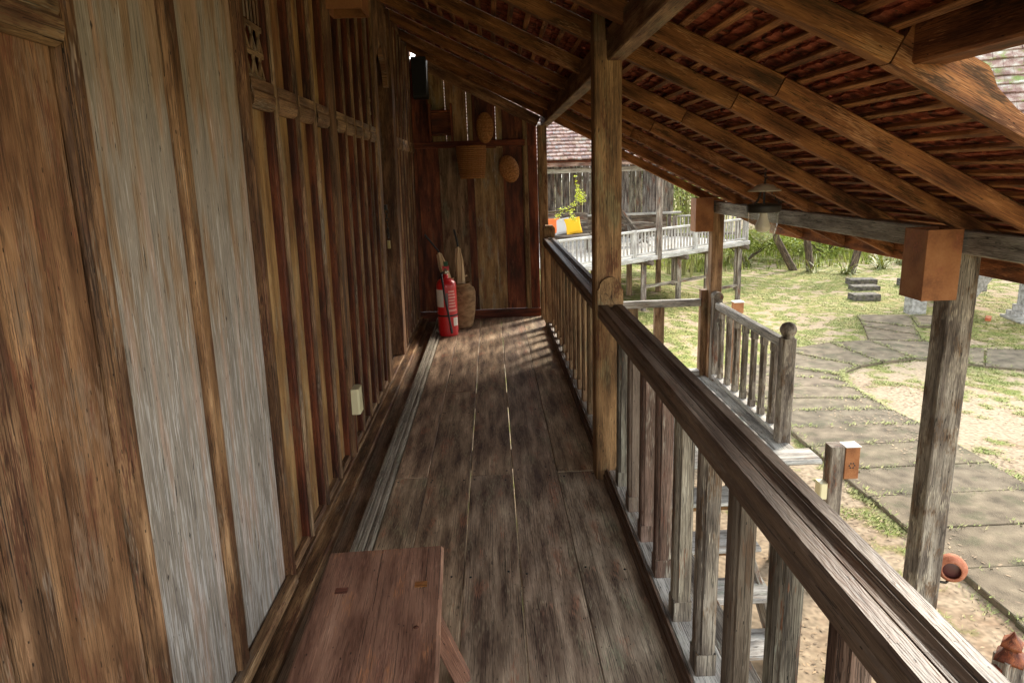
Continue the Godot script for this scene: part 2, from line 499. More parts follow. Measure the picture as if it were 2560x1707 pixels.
	M.bark = wood(391, [[0.0, rgb(66, 54, 44)], [0.5, rgb(118, 100, 82)], [1.0, rgb(158, 140, 120)]], rgb(100, 96, 70), 0.3, rgb(80, 60, 46), 0.2, 0.8, 0.9, 3.0, 256, 256)
	M.ground = garden_ground()
	M.grass = plain(Color.WHITE, 0.8)
	M.grass.backlight_enabled = true
	M.grass.backlight = Color(0.3, 0.32, 0.08)
	M.leaf = plain(Color.WHITE, 0.6)
	M.leaf.backlight_enabled = true
	M.leaf.backlight = Color(0.6, 0.62, 0.12)
	M.leaf.cull_mode = BaseMaterial3D.CULL_DISABLED
	M.grass.cull_mode = BaseMaterial3D.CULL_DISABLED
	M.iron = plain(rgb(52, 48, 42), 0.55, 0.5)
	M.black = plain(rgb(24, 24, 24), 0.5)
	M.redpaint = plain(rgb(196, 24, 28), 0.28)
	M.redpaint.clearcoat_enabled = true
	M.redpaint.clearcoat = 0.5
	M.white = plain(rgb(214, 210, 198), 0.6)
	M.cream = plain(rgb(216, 206, 164), 0.5)
	M.boxpaint = mineral(411, [[0.0, rgb(120, 77, 49)], [0.5, rgb(147, 97, 61)], [1.0, rgb(161, 111, 73)]], rgb(136, 85, 58), 0.25, 0.55, 0.5, 256, 0.02)
	for q in [M.concrete, M.darkstone, M.boxpaint]:
		q.uv1_scale = Vector3(0.5, 2.0, 1.0)   # these are laid on timbers' stretched coordinates
	M.cloth = plain(rgb(206, 178, 140), 0.9)
	M.glass = StandardMaterial3D.new()
	M.glass.albedo_color = Color(0.92, 0.96, 0.93, 0.1)
	M.glass.transparency = BaseMaterial3D.TRANSPARENCY_ALPHA
	M.glass.roughness = 0.04
	M.glass.metallic_specular = 0.6

# ---------------------------------------------------------------- roof geometry
const RD := 0.085   # rafter depth
const RA := 2.555
const RS := 0.517
const DS := Vector3(0.8883, -0.4592, 0)   # down the slope
const RN := Vector3(0.4592, 0.8883, 0)    # roof normal
func rb(x: float, lift := 0.0) -> Vector3:  # point on the underside of the rafters (z = 0), lifted along the normal
	return Vector3(x, RA - RS * x, 0) + RN * lift

func _ready() -> void:
	rng.seed = 20240607
	# ---- camera
	var cam := Camera3D.new()
	cam.name = "camera"
	var p := deg_to_rad(13.6); var yw := deg_to_rad(1.27); var rl := deg_to_rad(1.97)
	var fw := Vector3(sin(yw) * cos(p), -sin(p), -cos(yw) * cos(p))
	var rt := Vector3(cos(yw), 0, sin(yw))
	var up := rt.cross(fw)
	cam.transform = Transform3D(Basis(rt * cos(rl) - up * sin(rl), rt * sin(rl) + up * cos(rl), -fw), Vector3(0, 1.65, 0))
	cam.fov = 52.92
	cam.near = 0.05
	cam.far = 400.0
	add_child(cam)
	cam.current = true
	# ---- sky and exposure
	var we := WorldEnvironment.new()
	we.name = "environment"
	var env := Environment.new()
	env.background_mode = Environment.BG_SKY
	var sky := Sky.new()
	var sm := ProceduralSkyMaterial.new()
	sm.sky_top_color = Color(0.76, 0.8, 0.84)
	sm.sky_horizon_color = Color(0.93, 0.92, 0.9)
	sm.sky_curve = 0.22
	sm.ground_bottom_color = Color(0.45, 0.42, 0.36)
	sm.ground_horizon_color = Color(0.8, 0.8, 0.76)
	sm.sun_angle_max = 20.0
	sm.energy_multiplier = 2.2
	sky.sky_material = sm
	env.sky = sky
	env.tonemap_mode = Environment.TONE_MAPPER_LINEAR
	env.tonemap_exposure = 2.4
	env.sdfgi_enabled = true
	env.ssao_enabled = true
	env.ssil_enabled = true
	we.environment = env
	add_child(we)
	# ---- sun: hazy, ahead and to the right
	var sun := DirectionalLight3D.new()
	sun.name = "sun"
	add_child(sun)
	sun.look_at_from_position(Vector3.ZERO, Vector3(-0.58, -0.45, 0.57), Vector3.UP)
	sun.light_energy = 1.2
	sun.light_color = Color(1.0, 0.965, 0.91)
	sun.light_angular_distance = 15.0
	sun.shadow_enabled = true

	make_materials()
	build_ground()
	build_floor()
	build_house_wall()
	build_end_wall()
	build_posts()
	build_roof()
	build_railings()
	build_landing()
	build_far_house()
	build_pavilion()
	build_plants()
	build_veranda_things()
	build_garden_things()

# ---------------------------------------------------------------- ground and paths
func build_ground() -> void:
	var st := mb()
	var xs := []; var zs := []
	for i in 49: xs.append(-6.0 + i * 0.75)
	for i in 49: zs.append(2.0 - i * 0.75)
	xs = [-250.0, -80.0, -25.0] + xs + [60.0, 110.0, 250.0]
	zs = [250.0, 80.0, 20.0] + zs + [-60.0, -110.0, -260.0]
	for i in xs.size() - 1:
		for j in zs.size() - 1:
			var P := []; var U := []; var N := []
			for q in [[i, j], [i + 1, j], [i + 1, j + 1], [i, j + 1]]:
				var x: float = xs[q[0]]; var z: float = zs[q[1]]
				P.append(Vector3(x, gh(x, z), z))
				U.append(Vector2((x - GX0) / GS, (z - GZ0) / GS))
				N.append(Vector3(gh(x - 0.1, z) - gh(x + 0.1, z), 0.2, gh(x, z - 0.1) - gh(x, z + 0.1)).normalized())
			tri(st, P[0], P[1], P[2], N[0], N[1], N[2], U[0], U[1], U[2], Color.WHITE)
			tri(st, P[0], P[2], P[3], N[0], N[2], N[3], U[0], U[2], U[3], Color.WHITE)
	var g := part(self, "ground", st, M.ground)
	g.set_meta("kind", "structure")
	# paving: slabs laid across the path, fanning where it turns
	var path := setting("garden_path")
	var z := -2.4
	while z > -8.5:
		var s := mb()
		var w0 := rng.randf_range(-0.02, 0.02)
		slab(s, PackedVector2Array([Vector2(3.85 + w0, z - 0.008), Vector2(5.64 + w0, z - 0.004 - rng.randf() * 0.015), Vector2(5.63 + w0, z - 0.676), Vector2(3.85 + w0, z - 0.672)]), GY - 0.05, GY + 0.05 + rng.randf_range(-0.006, 0.006), tint(0.88, 1.08, 0.03))
		part(path, "paving_slab", s, M.stone)
		z -= 0.685
	for q in PATHS:
		var s := mb()
		slab(s, PackedVector2Array(q), GY - 0.06, GY + 0.045 + rng.randf_range(-0.006, 0.006), tint(0.86, 1.08, 0.03))
		part(path, "paving_slab", s, M.stone)
	path_edges()
	# grass
	var blade := mb()
	for k in 7:
		var a := rng.randf() * TAU
		var o := Vector3(cos(a) * rng.randf() * 0.04, 0, sin(a) * rng.randf() * 0.04)
		var lean := Vector3(cos(a + 0.6), 0, sin(a + 0.6)) * rng.randf_range(0.01, 0.04)
		var wv := Vector3(-sin(a), 0, cos(a)) * 0.0035
		var hgt := rng.randf_range(0.012, 0.03)
		var nn := Vector3(cos(a) * 0.3, 1.0, sin(a) * 0.3).normalized()
		tri(blade, o - wv, o + wv, o + lean + Vector3(0, hgt, 0), nn, nn, nn, Vector2.ZERO, Vector2.ZERO, Vector2.ZERO, Color.WHITE)
	scatter("short_grass", "short patchy grass growing over the sandy garden", blade.commit(), 90000, 1)
	var tall := mb()
	for k in 9:
		var a := rng.randf() * TAU
		var o := Vector3(cos(a) * rng.randf() * 0.08, 0, sin(a) * rng.randf() * 0.08)
		var lean := Vector3(cos(a + 0.6), 0, sin(a + 0.6)) * rng.randf_range(0.03, 0.14)
		var wv := Vector3(-sin(a), 0, cos(a)) * 0.008
		var hgt := rng.randf_range(0.08, 0.34)
		var nn := Vector3(cos(a) * 0.3, 1.0, sin(a) * 0.3).normalized()
		tri(tall, o - wv, o + wv, o + lean + Vector3(0, hgt, 0), nn, nn, nn, Vector2.ZERO, Vector2.ZERO, Vector2.ZERO, Color.WHITE)
	scatter("edge_grass", "grass and moss growing along the edges and joints of the paving", blade.commit(), 4200, 3)
	var lit := mb()
	for k in 3:
		var o := Vector3(rng.randfn() * 0.05, 0.004 + 0.002 * k, rng.randfn() * 0.05)
		var a := rng.randf() * TAU
		var d := Vector3(cos(a), rng.randf_range(-0.1, 0.25), sin(a)) * 0.022
		var s := Vector3(-sin(a), 0.1, cos(a)) * 0.008
		quad(lit, o - d, o + s, o + d, o - s, Vector3.UP, Vector2.ZERO, Vector2.ZERO, Vector2.ZERO, Vector2.ZERO, Color.WHITE)
	scatter("leaf_litter", "small dry leaves and bits of bark lying on the sand", lit.commit(), 9000, 4)
	scatter("tall_grass", "tall bright green grass on the bank behind the palms", tall.commit(), 7000, 2)

const PATHS := [
	[Vector2(5.03, -12.33), Vector2(5.58, -12.22), Vector2(6.28, -11.28), Vector2(5.80, -10.94), Vector2(5.72, -10.78), Vector2(5.16, -11.32), Vector2(4.71, -11.65)],
	[Vector2(5.27, -12.47), Vector2(6.53, -12.95), Vector2(6.75, -11.45), Vector2(6.30, -11.30), Vector2(5.61, -12.29)],
	[Vector2(6.57, -12.96), Vector2(7.36, -13.01), Vector2(7.41, -11.56), Vector2(6.78, -11.45)],
	[Vector2(7.39, -13.00), Vector2(8.35, -12.72), Vector2(8.79, -12.18), Vector2(8.04, -11.14), Vector2(7.44, -11.57)],
	[Vector2(8.81, -12.17), Vector2(9.04, -12.09), Vector2(8.27, -11.02), Vector2(8.05, -11.12)],
	[Vector2(9.08, -12.06), Vector2(9.98, -11.80), Vector2(9.1, -10.5), Vector2(8.28, -10.98)],
	[Vector2(8.38, -15.38), Vector2(9.43, -15.08), Vector2(8.89, -13.95), Vector2(8.14, -14.76)],
	[Vector2(8.10, -14.68), Vector2(8.86, -13.88), Vector2(8.56, -13.26), Vector2(7.91, -14.21)],
	[Vector2(7.88, -14.13), Vector2(8.53, -13.19), Vector2(8.37, -12.76), Vector2(7.40, -13.07)],
	[Vector2(9.49, -15.13), Vector2(9.98, -14.97), Vector2(9.35, -13.88), Vector2(8.99, -14.01)],
	[Vector2(3.86, -8.56), Vector2(5.62, -8.5), Vector2(5.57, -9.12), Vector2(3.86, -9.2)],
	[Vector2(3.86, -9.21), Vector2(5.57, -9.13), Vector2(5.57, -9.62), Vector2(3.86, -9.8)],
	[Vector2(3.86, -9.81), Vector2(5.57, -9.63), Vector2(5.57, -10.14), Vector2(3.88, -10.45)],
	[Vector2(3.88, -10.46), Vector2(5.57, -10.15), Vector2(5.63, -10.53), Vector2(4.0, -11.1)],
	[Vector2(4.01, -11.11), Vector2(5.64, -10.54), Vector2(5.71, -10.77), Vector2(5.15, -11.3), Vector2(4.35, -11.75)]]

var gnoise := FastNoiseLite.new()
var EDGES := []
func path_edges() -> void:
	gnoise.seed = 77
	for q in PATHS:
		for i in q.size():
			EDGES.append([q[i], q[(i + 1) % q.size()]])
	for k in 9:
		EDGES.append([Vector2(3.82, -2.4), Vector2(3.82, -8.6)])
	for k in 5:
		EDGES.append([Vector2(5.68, -2.4), Vector2(5.66, -8.6)])
	var z := -2.4
	while z > -8.5:
		EDGES.append([Vector2(3.85, z), Vector2(5.64, z)])
		z -= 0.685

func on_path(x: float, z: float) -> bool:
	if x > 3.84 and x < 5.65 and z > -8.6:
		return true
	for q in PATHS:
		if Geometry2D.is_point_in_polygon(Vector2(x, z), PackedVector2Array(q)):
			return true
	return false

func scatter(called: String, label: String, mesh: Mesh, count: int, mode: int) -> void:
	var xf := []; var cols := []
	var tries := 0
	while xf.size() < count and tries < count * 12:
		tries += 1
		var x: float; var z: float
		if mode == 1:
			z = -3.0 - pow(rng.randf(), 1.1) * 26.0
			x = 1.0 + rng.randf() * (5.0 - z * 0.75)
			if x < ZB and z > -8.3: continue
			if rng.randf() > dens(x, z) * 1.15: continue
			if on_path(x, z): continue
		elif mode == 3:
			var q = EDGES[rng.randi() % EDGES.size()]
			var f := rng.randf()
			x = lerpf(q[0].x, q[1].x, f) + rng.randfn() * 0.035
			z = lerpf(q[0].y, q[1].y, f) + rng.randfn() * 0.035
			if rng.randf() > 0.25 + 0.75 * smoothstep(0.35, 0.6, gnoise.get_noise_2d(x * 60.0, z * 60.0) * 0.5 + 0.5): continue
		elif mode == 4:
			z = -3.0 - pow(rng.randf(), 1.6) * 14.0
			x = 2.0 + rng.randf() * (5.0 - z * 0.75)
			if rng.randf() > 0.3 and on_path(x, z): continue
			if gnoise.get_noise_2d(x * 30.0, z * 30.0) < rng.randf_range(-0.3, 0.3): continue
		else:
			z = -23.3 - pow(rng.randf(), 1.4) * 9.0
			x = 5.0 + rng.randf() * 22.0
			if z > -24.6 + 0.9 * sin(x * 1.1) + 0.4 * sin(x * 2.9) and rng.randf() > 0.2: continue
		var s := rng.randf_range(0.7, 1.35)
		xf.append(Transform3D(Basis(Vector3.UP, rng.randf() * TAU).scaled(Vector3(s, s, s)), Vector3(x, gh(x, z) + (0.049 if (mode >= 3 and on_path(x, z)) else -0.004), z)))
		var g := rng.randf()
		if mode == 4:
			cols.append(Color(0.2, 0.13, 0.07).lerp(Color(0.36, 0.24, 0.13), g) * rng.randf_range(0.6, 1.2))
		elif mode != 2:
			var c := Color(0.17, 0.2, 0.045).lerp(Color(0.38, 0.33, 0.14), g * g)
			cols.append(c * rng.randf_range(0.8, 1.25))
		else:
			cols.append((Color(0.2, 0.26, 0.03).lerp(Color(0.42, 0.42, 0.07), g * g) if rng.randf() < 0.8 else Color(0.34, 0.28, 0.14)) * rng.randf_range(0.8, 1.2))
	var mm := MultiMesh.new()
	mm.transform_format = MultiMesh.TRANSFORM_3D
	mm.use_colors = true
	mm.mesh = mesh
	mm.instance_count = xf.size()
	for i in xf.size():
		mm.set_instance_transform(i, xf[i])
		mm.set_instance_color(i, cols[i])
	var o := MultiMeshInstance3D.new()
	o.name = called
	o.multimesh = mm
	o.material_override = M.grass
	add_child(o)
	tag(o, label, "leaves" if mode == 4 else "grass")
	o.set_meta("kind", "stuff")

# ---------------------------------------------------------------- veranda floor
func build_floor() -> void:
	var f := setting("veranda_floor")
	var lanes := [-0.61, -0.425, -0.183, 0.061, 0.313, 0.562]
	var cuts := [[ZB, -3.62, -8.08], [ZB, -1.1, -5.2, -8.08], [ZB, -3.62, -8.08], [ZB, -0.6, -8.08], [ZB, -3.62, -5.76, -8.08]]
	var tones := [Color(0.95, 0.9, 0.85), Color(0.85, 0.8, 0.76), Color(0.83, 0.79, 0.77), Color(0.88, 0.87, 0.84), Color(0.92, 0.92, 0.9)]
	for i in 5:
		for k in cuts[i].size() - 1:
			var st := mb()
			var g: float = [0.0013, 0.0013, 0.0026, 0.0016, 0.0013][i]
			var y := rng.randf_range(-0.003, 0.0)
			bar(st, Vector3(lanes[i] + g, -0.03 + y, cuts[i][k + 1] + 0.003), Vector3(lanes[i + 1] - g, y, cuts[i][k] - 0.003), 2, 0.003, tones[i] * tint(0.92, 1.08, 0.04))
			# nail heads
			part(f, "floor_plank", st, M.floor)
	var nails := mb()
	for zz in [-1.5, -2.62, -3.56, -3.68, -4.7, -5.7, -6.8]:
		for i in 5:
			for s in [0.03, 0.2]:
				if rng.randf() < 0.8:
					var c := Vector3(lanes[i] + s + rng.randf_range(-0.01, 0.01), 0.0, zz + rng.randf_range(-0.02, 0.02))
					lathe(nails, PackedVector2Array([Vector2(0.005, -0.004), Vector2(0.005, 0.0008), Vector2(0.0, 0.0012)]), 6, c)
	part(f, "nail_heads", nails, M.black).set_meta("kind", "stuff")
	# recess along the wall, ridged moulding
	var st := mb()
	bar(st, Vector3(-0.93, -0.06, -8.08), Vector3(-0.707, -0.022, ZB), 2, 0.003, Color(0.62, 0.56, 0.52))  # floor wood darkened, the shade of the recess put into its tint
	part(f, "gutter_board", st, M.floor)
	var pr := PackedVector2Array([Vector2(-0.704, -0.03), Vector2(-0.614, -0.03), Vector2(-0.614, 0.008), Vector2(-0.626, 0.016), Vector2(-0.640, 0.016), Vector2(-0.645, 0.011), Vector2(-0.65, 0.024), Vector2(-0.67, 0.028), Vector2(-0.674, 0.021), Vector2(-0.68, 0.034), Vector2(-0.698, 0.036), Vector2(-0.704, 0.03)])
	st = mb()
	ext(st, pr, Vector3(0, 0, ZB), Vector3(0, 0, -8.06), Vector3(1, 0, 0), Vector3.UP, Color(0.66, 0.6, 0.52))
	part(f, "floor_moulding", st, M.bleached)
	# joists and girders below
	for zz in [-0.4, -1.6, -2.8, -4.1, -5.3, -6.6, -7.8]:
		st = mb()
		bar(st, Vector3(-0.95, -0.17, zz - 0.035), Vector3(0.66, -0.064, zz + 0.035), 0, 0.004, tint())
		part(f, "floor_joist", st, M.old)
	st = mb()
	bar(st, Vector3(0.58, -0.36, -8.1), Vector3(0.7, -0.175, ZB), 2, 0.006, Color(0.9, 0.9, 0.9))
	part(f, "floor_girder", st, M.old)
	st = mb()
	bar(st, Vector3(0.72, -0.23, -8.1), Vector3(0.93, -0.2, ZB), 2, 0.004, Color(0.95, 0.95, 0.95))
	part(f, "edge_board", st, M.old)
	st = mb()
	bar(st, Vector3(-0.95, -0.36, -8.1), Vector3(-0.83, -0.175, ZB), 2, 0.006)
	part(f, "floor_girder", st, M.old)

# ---------------------------------------------------------------- left wall (leans in a little at the head)
func build_house_wall() -> void:
	var wn := thing("house_wall", "long brown panelled timber house wall beside the veranda floor", "wall", Vector3(-0.915, 0, 0))
	wn.rotation.z = -0.0225
	# helper closures work in wall space: x = 0 is the wall face, y up, z along
	var sill := mb()
	bar(sill, Vector3(-0.06, -0.04, -8.08), Vector3(0.105, 0.022, ZB), 2, 0.008, Color(0.92, 0.88, 0.8))
	bar(sill, Vector3(-0.06, 0.022, -8.08), Vector3(0.035, 0.04, ZB), 2, 0.006, Color(0.85, 0.82, 0.76))
	part(wn, "sill", sill, M.wall)
	# --- near shutter: raised panel between moulded stiles
	var sh := group_part(wn, "shutter")
	var zs := [1.0, 0.35, -0.45, -1.145]
	for i in 3:
		stile(sh, zs[i + 1] + 0.045, zs[i + 1] - 0.045, 0.04, 3.0, 0.03, 0.7)
		for q in [[0.05, 1.95], [1.99, 2.95]]:
			field(sh, zs[i] - 0.05, zs[i + 1] + 0.05, q[0], q[1], M.panel, Color(1.0, 0.94, 0.88), 0.0)
		rail(sh, zs[i] - 0.047, zs[i + 1] + 0.047, 1.93, 2.02, 0.036)
	field(sh, -1.19, -1.497, 0.05, 1.95, M.panel, Color(1.0, 0.9, 0.8), 0.0)
	field(sh, -1.19, -1.497, 1.99, 2.95, M.panel, Color(1.0, 0.92, 0.84), 0.0)
	rail(sh, -1.192, -1.497, 1.93, 2.02, 0.036)
	var mo := mb()   # stepped moulding between the panel and the smooth boards
	var mp := PackedVector2Array()
	for q in [[-1.5045, -0.03], [-1.5045, 0.003], [-1.51, 0.012], [-1.515, 0.013], [-1.5165, 0.006], [-1.52, 0.019], [-1.5265, 0.021], [-1.528, 0.013], [-1.532, 0.026], [-1.538, 0.03], [-1.552, 0.03], [-1.556, 0.026], [-1.556, -0.03]]:
		mp.append(Vector2(q[0], q[1]))
	ext(mo, mp, Vector3(0, 0.04, 0), Vector3(0, 3.0, 0), Vector3(0, 0, 1), Vector3(1, 0, 0), Color(0.82, 0.76, 0.72))
	sub(sh, "moulding", mo, M.wall)
	mo = mb()
	bar(mo, Vector3(-0.07, 0.04, -1.56), Vector3(-0.046, 3.0, 1.0), 1, 0.002, Color(0.7, 0.6, 0.55))
	sub(sh, "back_board", mo, M.red)  # added backing so no light leaks through the panel grooves
	# --- two wide smooth boards with a batten
	for q in [[-1.558, -1.993, 0.0], [-2.062, -2.556, 0.42]]:
		var b := mb()
		bar(b, Vector3(-0.03, 0.03, q[1]), Vector3(0.0, 3.0, q[0] - 0.002), 1, 0.003, Color(1, 1, 1), Vector2(q[2], 0.001), 1.0)
		part(wn, "wall_board", b, M.silver)
	var bt := mb()
	bar(bt, Vector3(-0.03, 0.04, -2.06), Vector3(0.024, 3.0, -1.995), 1, 0.006, Color(0.8, 0.74, 0.68))
	part(wn, "batten", bt, M.wall)
	bt = mb()
	bar(bt, Vector3(0.002, 0.034, -2.56), Vector3(0.05, 0.075, -1.56), 2, 0.008, Color(0.9, 0.88, 0.84))
	part(wn, "sill_strip", bt, M.wall)
	# --- wall posts
	for q in [[-2.564, -2.61, 0.03], [-3.872, -4.0, 0.03], [-6.3, -6.47, 0.035]]:
		var b := mb()
		bar(b, Vector3(-0.09, -0.02, q[1]), Vector3(q[2], 3.05, q[0]), 1, 0.006, Color(0.62, 0.54, 0.48))
		part(wn, "wall_post", b, M.wall)
	# --- panelled bays
	bay(wn, -2.612, -3.87, 4, 0, 1)
	bay(wn, -4.003, -5.4, 5, 4, 1)
	bay(wn, -6.473, -8.05, 7, -1, 1)
	# --- door: leaf set back in an opening with an arched head
	var dr := group_part(wn, "door")
	var b := mb()
	bar(b, Vector3(-0.12, 0.04, -6.3), Vector3(-0.085, 3.0, -5.5), 1, 0.004, Color(0.8, 0.7, 0.62))
	sub(dr, "door_leaf", b, M.red)
	b = mb()
	bar(b, Vector3(-0.08, 0.04, -5.54), Vector3(0.03, 3.0, -5.402), 1, 0.006, Color(0.95, 0.9, 0.82))
	sub(dr, "jamb", b, M.wall)
	b = mb()
	bar(b, Vector3(-0.084, 0.06, -5.96), Vector3(-0.06, 2.7, -5.88), 1, 0.006, Color(0.9, 0.8, 0.7))
	sub(dr, "door_batten", b, M.red)
	b = mb()
	var arch := PackedVector2Array()   # (z, y)
	arch.append(Vector2(-5.54, 3.0)); arch.append(Vector2(-6.3, 3.0)); arch.append(Vector2(-6.3, 2.42))
	for k in 9:
		var t := PI * (1.0 - k / 8.0)
		arch.append(Vector2(-5.92 + cos(t) * 0.31, 2.42 + sin(t) * 0.24 + (0.05 if k == 4 else 0.0)))
	arch.append(Vector2(-5.54, 2.42))
	ext(b, arch, Vector3(-0.03, 0, 0), Vector3(0.012, 0, 0), Vector3(0, 0, 1), Vector3.UP, Color(0.95, 0.86, 0.76))
	sub(dr, "arched_head", b, M.wall)
	# wall plate on top
	b = mb()
	bar(b, Vector3(-0.14, 2.99, -8.3), Vector3(0.0, 3.1, ZB), 2, 0.006, Color(0.8, 0.72, 0.64))
	part(wn, "wall_plate", b, M.wall)
	# --- unseen house behind: far wall, floor, shading roof; gable left open for lit slits
	var hs := thing("house_body", "unseen dark timber house interior behind the panelled veranda wall", "house")
	b = mb()
	bar(b, Vector3(-5.3, -0.06, -8.1), Vector3(-1.05, -0.02, ZB), 2, 0.004)
	part(hs, "room_floor", b, M.floor)
	var x0 := -5.3
	for i in 26:
		b = mb()
		var za := ZB - i * 0.4
		bar(b, Vector3(x0 - 0.03, -0.05, za - 0.398), Vector3(x0, 3.1, za), 1, 0.004, tint())
		part(hs, "back_board", b, M.wall)
	b = mb()
	beam(b, Vector3(-5.9, 2.9, -2.9), Vector3(-3.15, 5.9, -2.9), 11.2, 0.06, Vector3(-0.737, 0.676, 0), 0.004)
	part(hs, "roof_slope", b, M.clay)
	b = mb()
	beam(b, Vector3(-1.02, 3.36, -2.9), Vector3(-3.12, 5.85, -2.9), 11.2, 0.06, Vector3(0.764, 0.645, 0), 0.004)
	part(hs, "roof_slope", b, M.clay)

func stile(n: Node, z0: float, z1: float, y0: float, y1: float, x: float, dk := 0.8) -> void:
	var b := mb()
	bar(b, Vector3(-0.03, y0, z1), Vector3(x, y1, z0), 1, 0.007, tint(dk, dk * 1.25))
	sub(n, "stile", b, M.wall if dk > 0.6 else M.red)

func field(n: Node, z0: float, z1: float, y0: float, y1: float, m: Material, c: Color, xf := -0.016) -> void:
	var b := mb()
	bar(b, Vector3(-0.045, y0, z1), Vector3(xf, y1, z0), 1, 0.004, c * tint(0.86, 1.1, 0.06))
	sub(n, "panel", b, m)

func rail(n: Node, z0: float, z1: float, y0: float, y1: float, x: float) -> void:
	var b := mb()
	var h := y1 - y0
	var pr := PackedVector2Array([Vector2(-0.03, y0 + 0.004), Vector2(x * 0.35, y0), Vector2(x * 0.85, y0 + h * 0.12), Vector2(x, y0 + h * 0.35), Vector2(x, y0 + h * 0.55), Vector2(x * 0.75, y0 + h * 0.66), Vector2(x * 0.85, y0 + h * 0.72), Vector2(x * 0.85, y1), Vector2(-0.03, y1)])
	ext(b, pr, Vector3(0, 0, z0), Vector3(0, 0, z1), Vector3(1, 0, 0), Vector3.UP, tint(0.78, 1.0))
	sub(n, "rail", b, M.wall)

func bay(wn: Node, z0: float, z1: float, n: int, lattice: int, _k: int) -> void:
	var s := group_part(wn, "panelled_bay")
	var bk := mb()
	bar(bk, Vector3(-0.075, 0.04, z1), Vector3(-0.05, 3.0, z0), 1, 0.002, Color(0.8, 0.7, 0.62))
	sub(s, "back_board", bk, M.red)  # added dark backing, blocks light leaking through grooves and lattice
	var step := (z1 - z0) / n
	var sw := 0.042
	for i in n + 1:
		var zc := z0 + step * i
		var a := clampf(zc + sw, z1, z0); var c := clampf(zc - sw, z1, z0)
		stile(s, a, c, 0.04, 3.0, 0.01 + rng.randf() * 0.005, 0.59)  # bay stiles coloured darker to carry the shade of their sides
		var b := mb()   # proud bead on the stile
		bar(b, Vector3(0.0, 0.05, zc - 0.012), Vector3(0.027, 2.98, zc + 0.012), 1, 0.008, tint(0.75, 0.95))
		if i > 0 and i < n:
			sub(s, "bead", b, M.wall)
	for i in n:
		var a := z0 + step * i - sw; var c := z0 + step * (i + 1) + sw
		field(s, a + 0.004, c + 0.007, 0.05, 1.96, M.bay, Color(1.05, 1.0, 0.95))
		rail(s, a + 0.012, c - 0.012, 1.925, 2.03, 0.03)
		var b := mb()
		bar(b, Vector3(-0.03, 0.036, c), Vector3(0.016, 0.07, a), 2, 0.006, tint(0.8, 1.0))
		sub(s, "bottom_rail", b, M.wall)
		if i == lattice:
			lattice_panel(s, a, c)
		else:
			field(s, a + 0.004, c + 0.007, 1.99, 2.99, M.bay, Color(1.02, 0.94, 0.86))

func lattice_panel(s: Node, a: float, c: float) -> void:
	# turned bars above a carved grille
	var w := a - c
	for i in 6:
		var z := c + w * (i + 0.5) / 6.0
		var b := mb()
		bar(b, Vector3(-0.005, 2.24, z - 0.008), Vector3(0.0, 2.99, z + 0.008), 1, 0.0015, Color(1.25, 1.1, 1.0))
		sub(s, "lattice_bar", b, M.panel)
	for y in [2.225, 2.13, 2.04]:
		var b := mb()
		bar(b, Vector3(-0.006, y - 0.011, c), Vector3(0.001, y + 0.011, a), 2, 0.002, Color(1.1, 1.0, 0.9))
		sub(s, "lattice_rail", b, M.panel)
	for y in [2.14, 2.05]:
		for i in 3:
			var z := c + w * (i + 0.5) / 3.0
			for sg in [-1.0, 1.0]:
				var b := mb()
				beam(b, Vector3(-0.003, y, z + sg * w / 7.0), Vector3(-0.003, y + 0.08, z - sg * w / 14.0), 0.014, 0.006, Vector3(1, 0, 0), 0.001, Color(1.1, 1.0, 0.9))
				sub(s, "carved_strut", b, M.panel)
			var b2 := mb()
			bar(b2, Vector3(-0.006, y, z - 0.005), Vector3(-0.001, y + 0.08, z + 0.005), 1, 0.002, Color(1.1, 1.0, 0.9))
			sub(s, "carved_strut", b2, M.panel)

